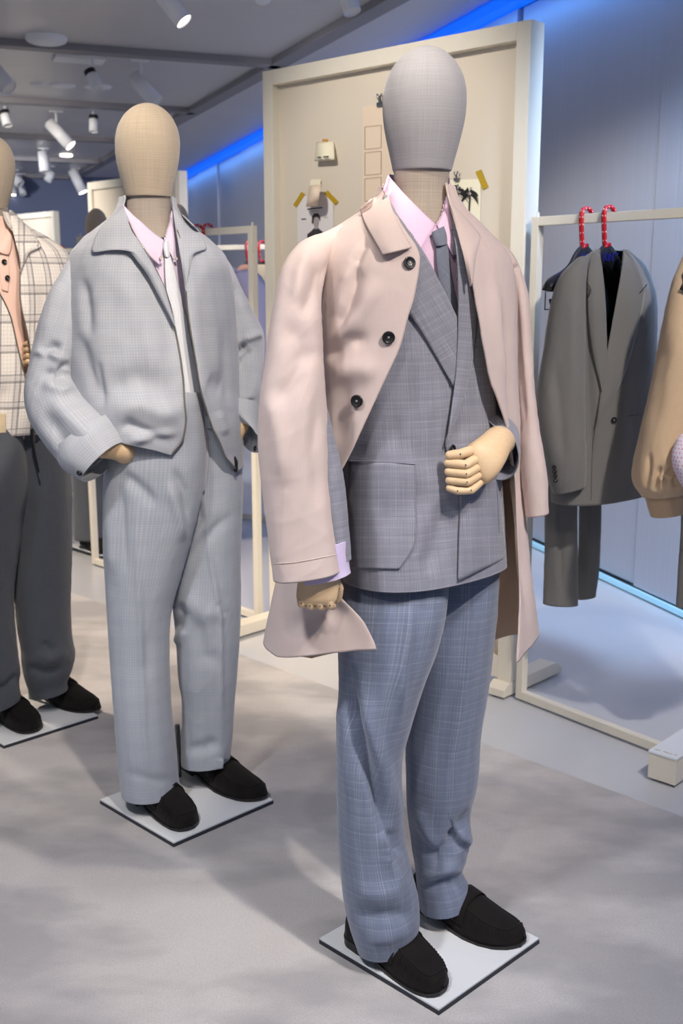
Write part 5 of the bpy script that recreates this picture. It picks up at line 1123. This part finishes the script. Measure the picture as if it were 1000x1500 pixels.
# garments on the rack behind
def simple_top(name, label, p, mat, yaw, w=.42, h=.62, slw=.11, cat='shirt', sl=.55, group='garments on the rear racks'):
    p = np.asarray(p, float); e1, e2 = frame(yaw); t = thing(name, p - UPv * (h + .12), label, cat, group)
    zs = [(-.115, .05, .045), (-.14, .09, .05), (-.175, .16, .055), (-.205, .20, .06), (-.28, w / 2, .065), (-.5, w / 2 + .005, .07), (-.12 - h, w / 2 + .012, .075)]
    Surf([(p + UPv * z, e1, e2, a, b * .4, 2.3) for z, a, b in zs], seed=random.random() * 9, noise=.003, nu=90, nv=80).closed('body', mat, t, solid=.003)
    for g in (-1, 1):
        Q = [(g * .15, -.175, .045), (g * .2, -.21, .055), (g * (w / 2 + .04), -.32, .058), (g * (w / 2 + .05), -.5, .055), (g * (w / 2 + .04), -.2 - sl, .045)]
        R = [(p + e1 * a + UPv * z + e2 * .02, nrm(e1 + UPv * .25 * g), e2, r, r * .5, 2.) for a, z, r in Q]
        Surf(R, seed=random.random() * 9, noise=.003, nu=60, nv=60).closed('sleeve', mat, t, solid=.003)
    return t
for k, (x, mat, lab, nm) in enumerate([(134, 'brown_cloth', 'brown shirt hanging at the far end of the rear rack', 'shirt'), (288, 'cream_cloth', 'cream shirt hanging on the rear rack beside a lavender shirt', 'shirt'), (303, 'lav_cloth', 'lavender shirt hanging on the rear rack near its end post', 'shirt')]):
    p = bar_pt(x, rB0, rB1, 1.655); simple_top('hanging_shirt', lab, p - UPv * .0, mat, yawR)
    hanger(p, WX, 'black hanger with red dotted hook carrying the ' + lab.split(' hanging')[0], group='hangers on the rear racks')
for k, (x, mat, lab) in enumerate([(364, 'peach_cloth', 'peach shirt hanging on the farthest rack'), (383, 'cream_cloth', 'pale tan shirt hanging on the farthest rack'), (88, 'lav_cloth', 'pale lilac shirt hanging at the far end of the farthest rack')]):
    p = bar_pt(x, pC0, pC1, 1.655); simple_top('hanging_shirt', lab, p, mat, yawR)
    hanger(p, WX, 'black hanger with red dotted hook carrying the ' + lab.split(' hanging')[0], group='hangers on the rear racks')

# far mannequins
for (cx, top, half, Yf, mat, lab) in [(140.5, 305, 15.8, 5.88, 'cream_cloth', 'distant mannequin with beige head before the white display board'), (261, 299, 13.8, 6.38, 'brown_cloth', 'distant mannequin with shaded head at the edge of the white display board')]:
    g0 = at(cx, top, Yf); t = thing('mannequin', (g0[0], Yf, 0), lab, 'mannequin', 'distant mannequins')
    k = 7.4 / Yf; R = []
    z1 = 1.87; p = at(cx, top, Yf); z1 = p[2]; rw = half * Yf / FPX
    e1, e2 = frame(40)
    Surf([(np.array((p[0], Yf, z1 - .225 * s)), e1, e2, max(.004, rw * w), max(.004, rw * w * 1.1), 2.) for s, w in HEADP], noise=0, nu=48, nv=50).closed('head', 'linen_head', t, solid=0, cap=True)
    Surf([(np.array((p[0], Yf, z1 - z)), e1, e2, a, b, 2.) for z, a, b in [(.22, .045, .045), (.3, .048, .048), (.36, .07, .06)]], noise=0, nu=40, nv=10).closed('neck', 'linen_neck', t, solid=0)
    Surf([(np.array((p[0], Yf, z1 - z)), e1, e2, a, b, 2.3) for z, a, b in [(.31, .055, .055), (.35, .10, .07), (.39, .19, .09), (.46, .22, .11), (.7, .21, .12), (1.05, .20, .12)]], noise=.003, nu=80, nv=60).closed('jacket', mat, t)
    for s in (-1, 1):
        Surf([(np.array((p[0], Yf, 0)) + e1 * s * (.09 + .01 * i) + UPv * (z1 - z), e1, e2, a, a * 1.05, 2.2) for i, (z, a) in enumerate([(.95, .10), (1.2, .095), (1.5, .085), (z1 - .07, .08)])], noise=.003, nu=50, nv=50).closed('trouser_leg', 'char', t)
        Surf([(np.array((p[0], Yf, 0)) + e1 * s * (.2 + .02 * i) + UPv * (z1 - z), e1, e2, a, a, 2.) for i, (z, a) in enumerate([(.38, .05), (.5, .065), (.75, .058), (1.0, .05)])], noise=.003, nu=40, nv=40).closed('sleeve', mat, t)
        hp = np.array((p[0], Yf, 0)) + e1 * s * .115 - e2 * .1; tp = np.array((p[0], Yf, 0)) + e1 * s * .115 + e2 * .18; loafer(t, hp[:2], tp[:2], s)
    base_plate(t, (p[0], Yf))
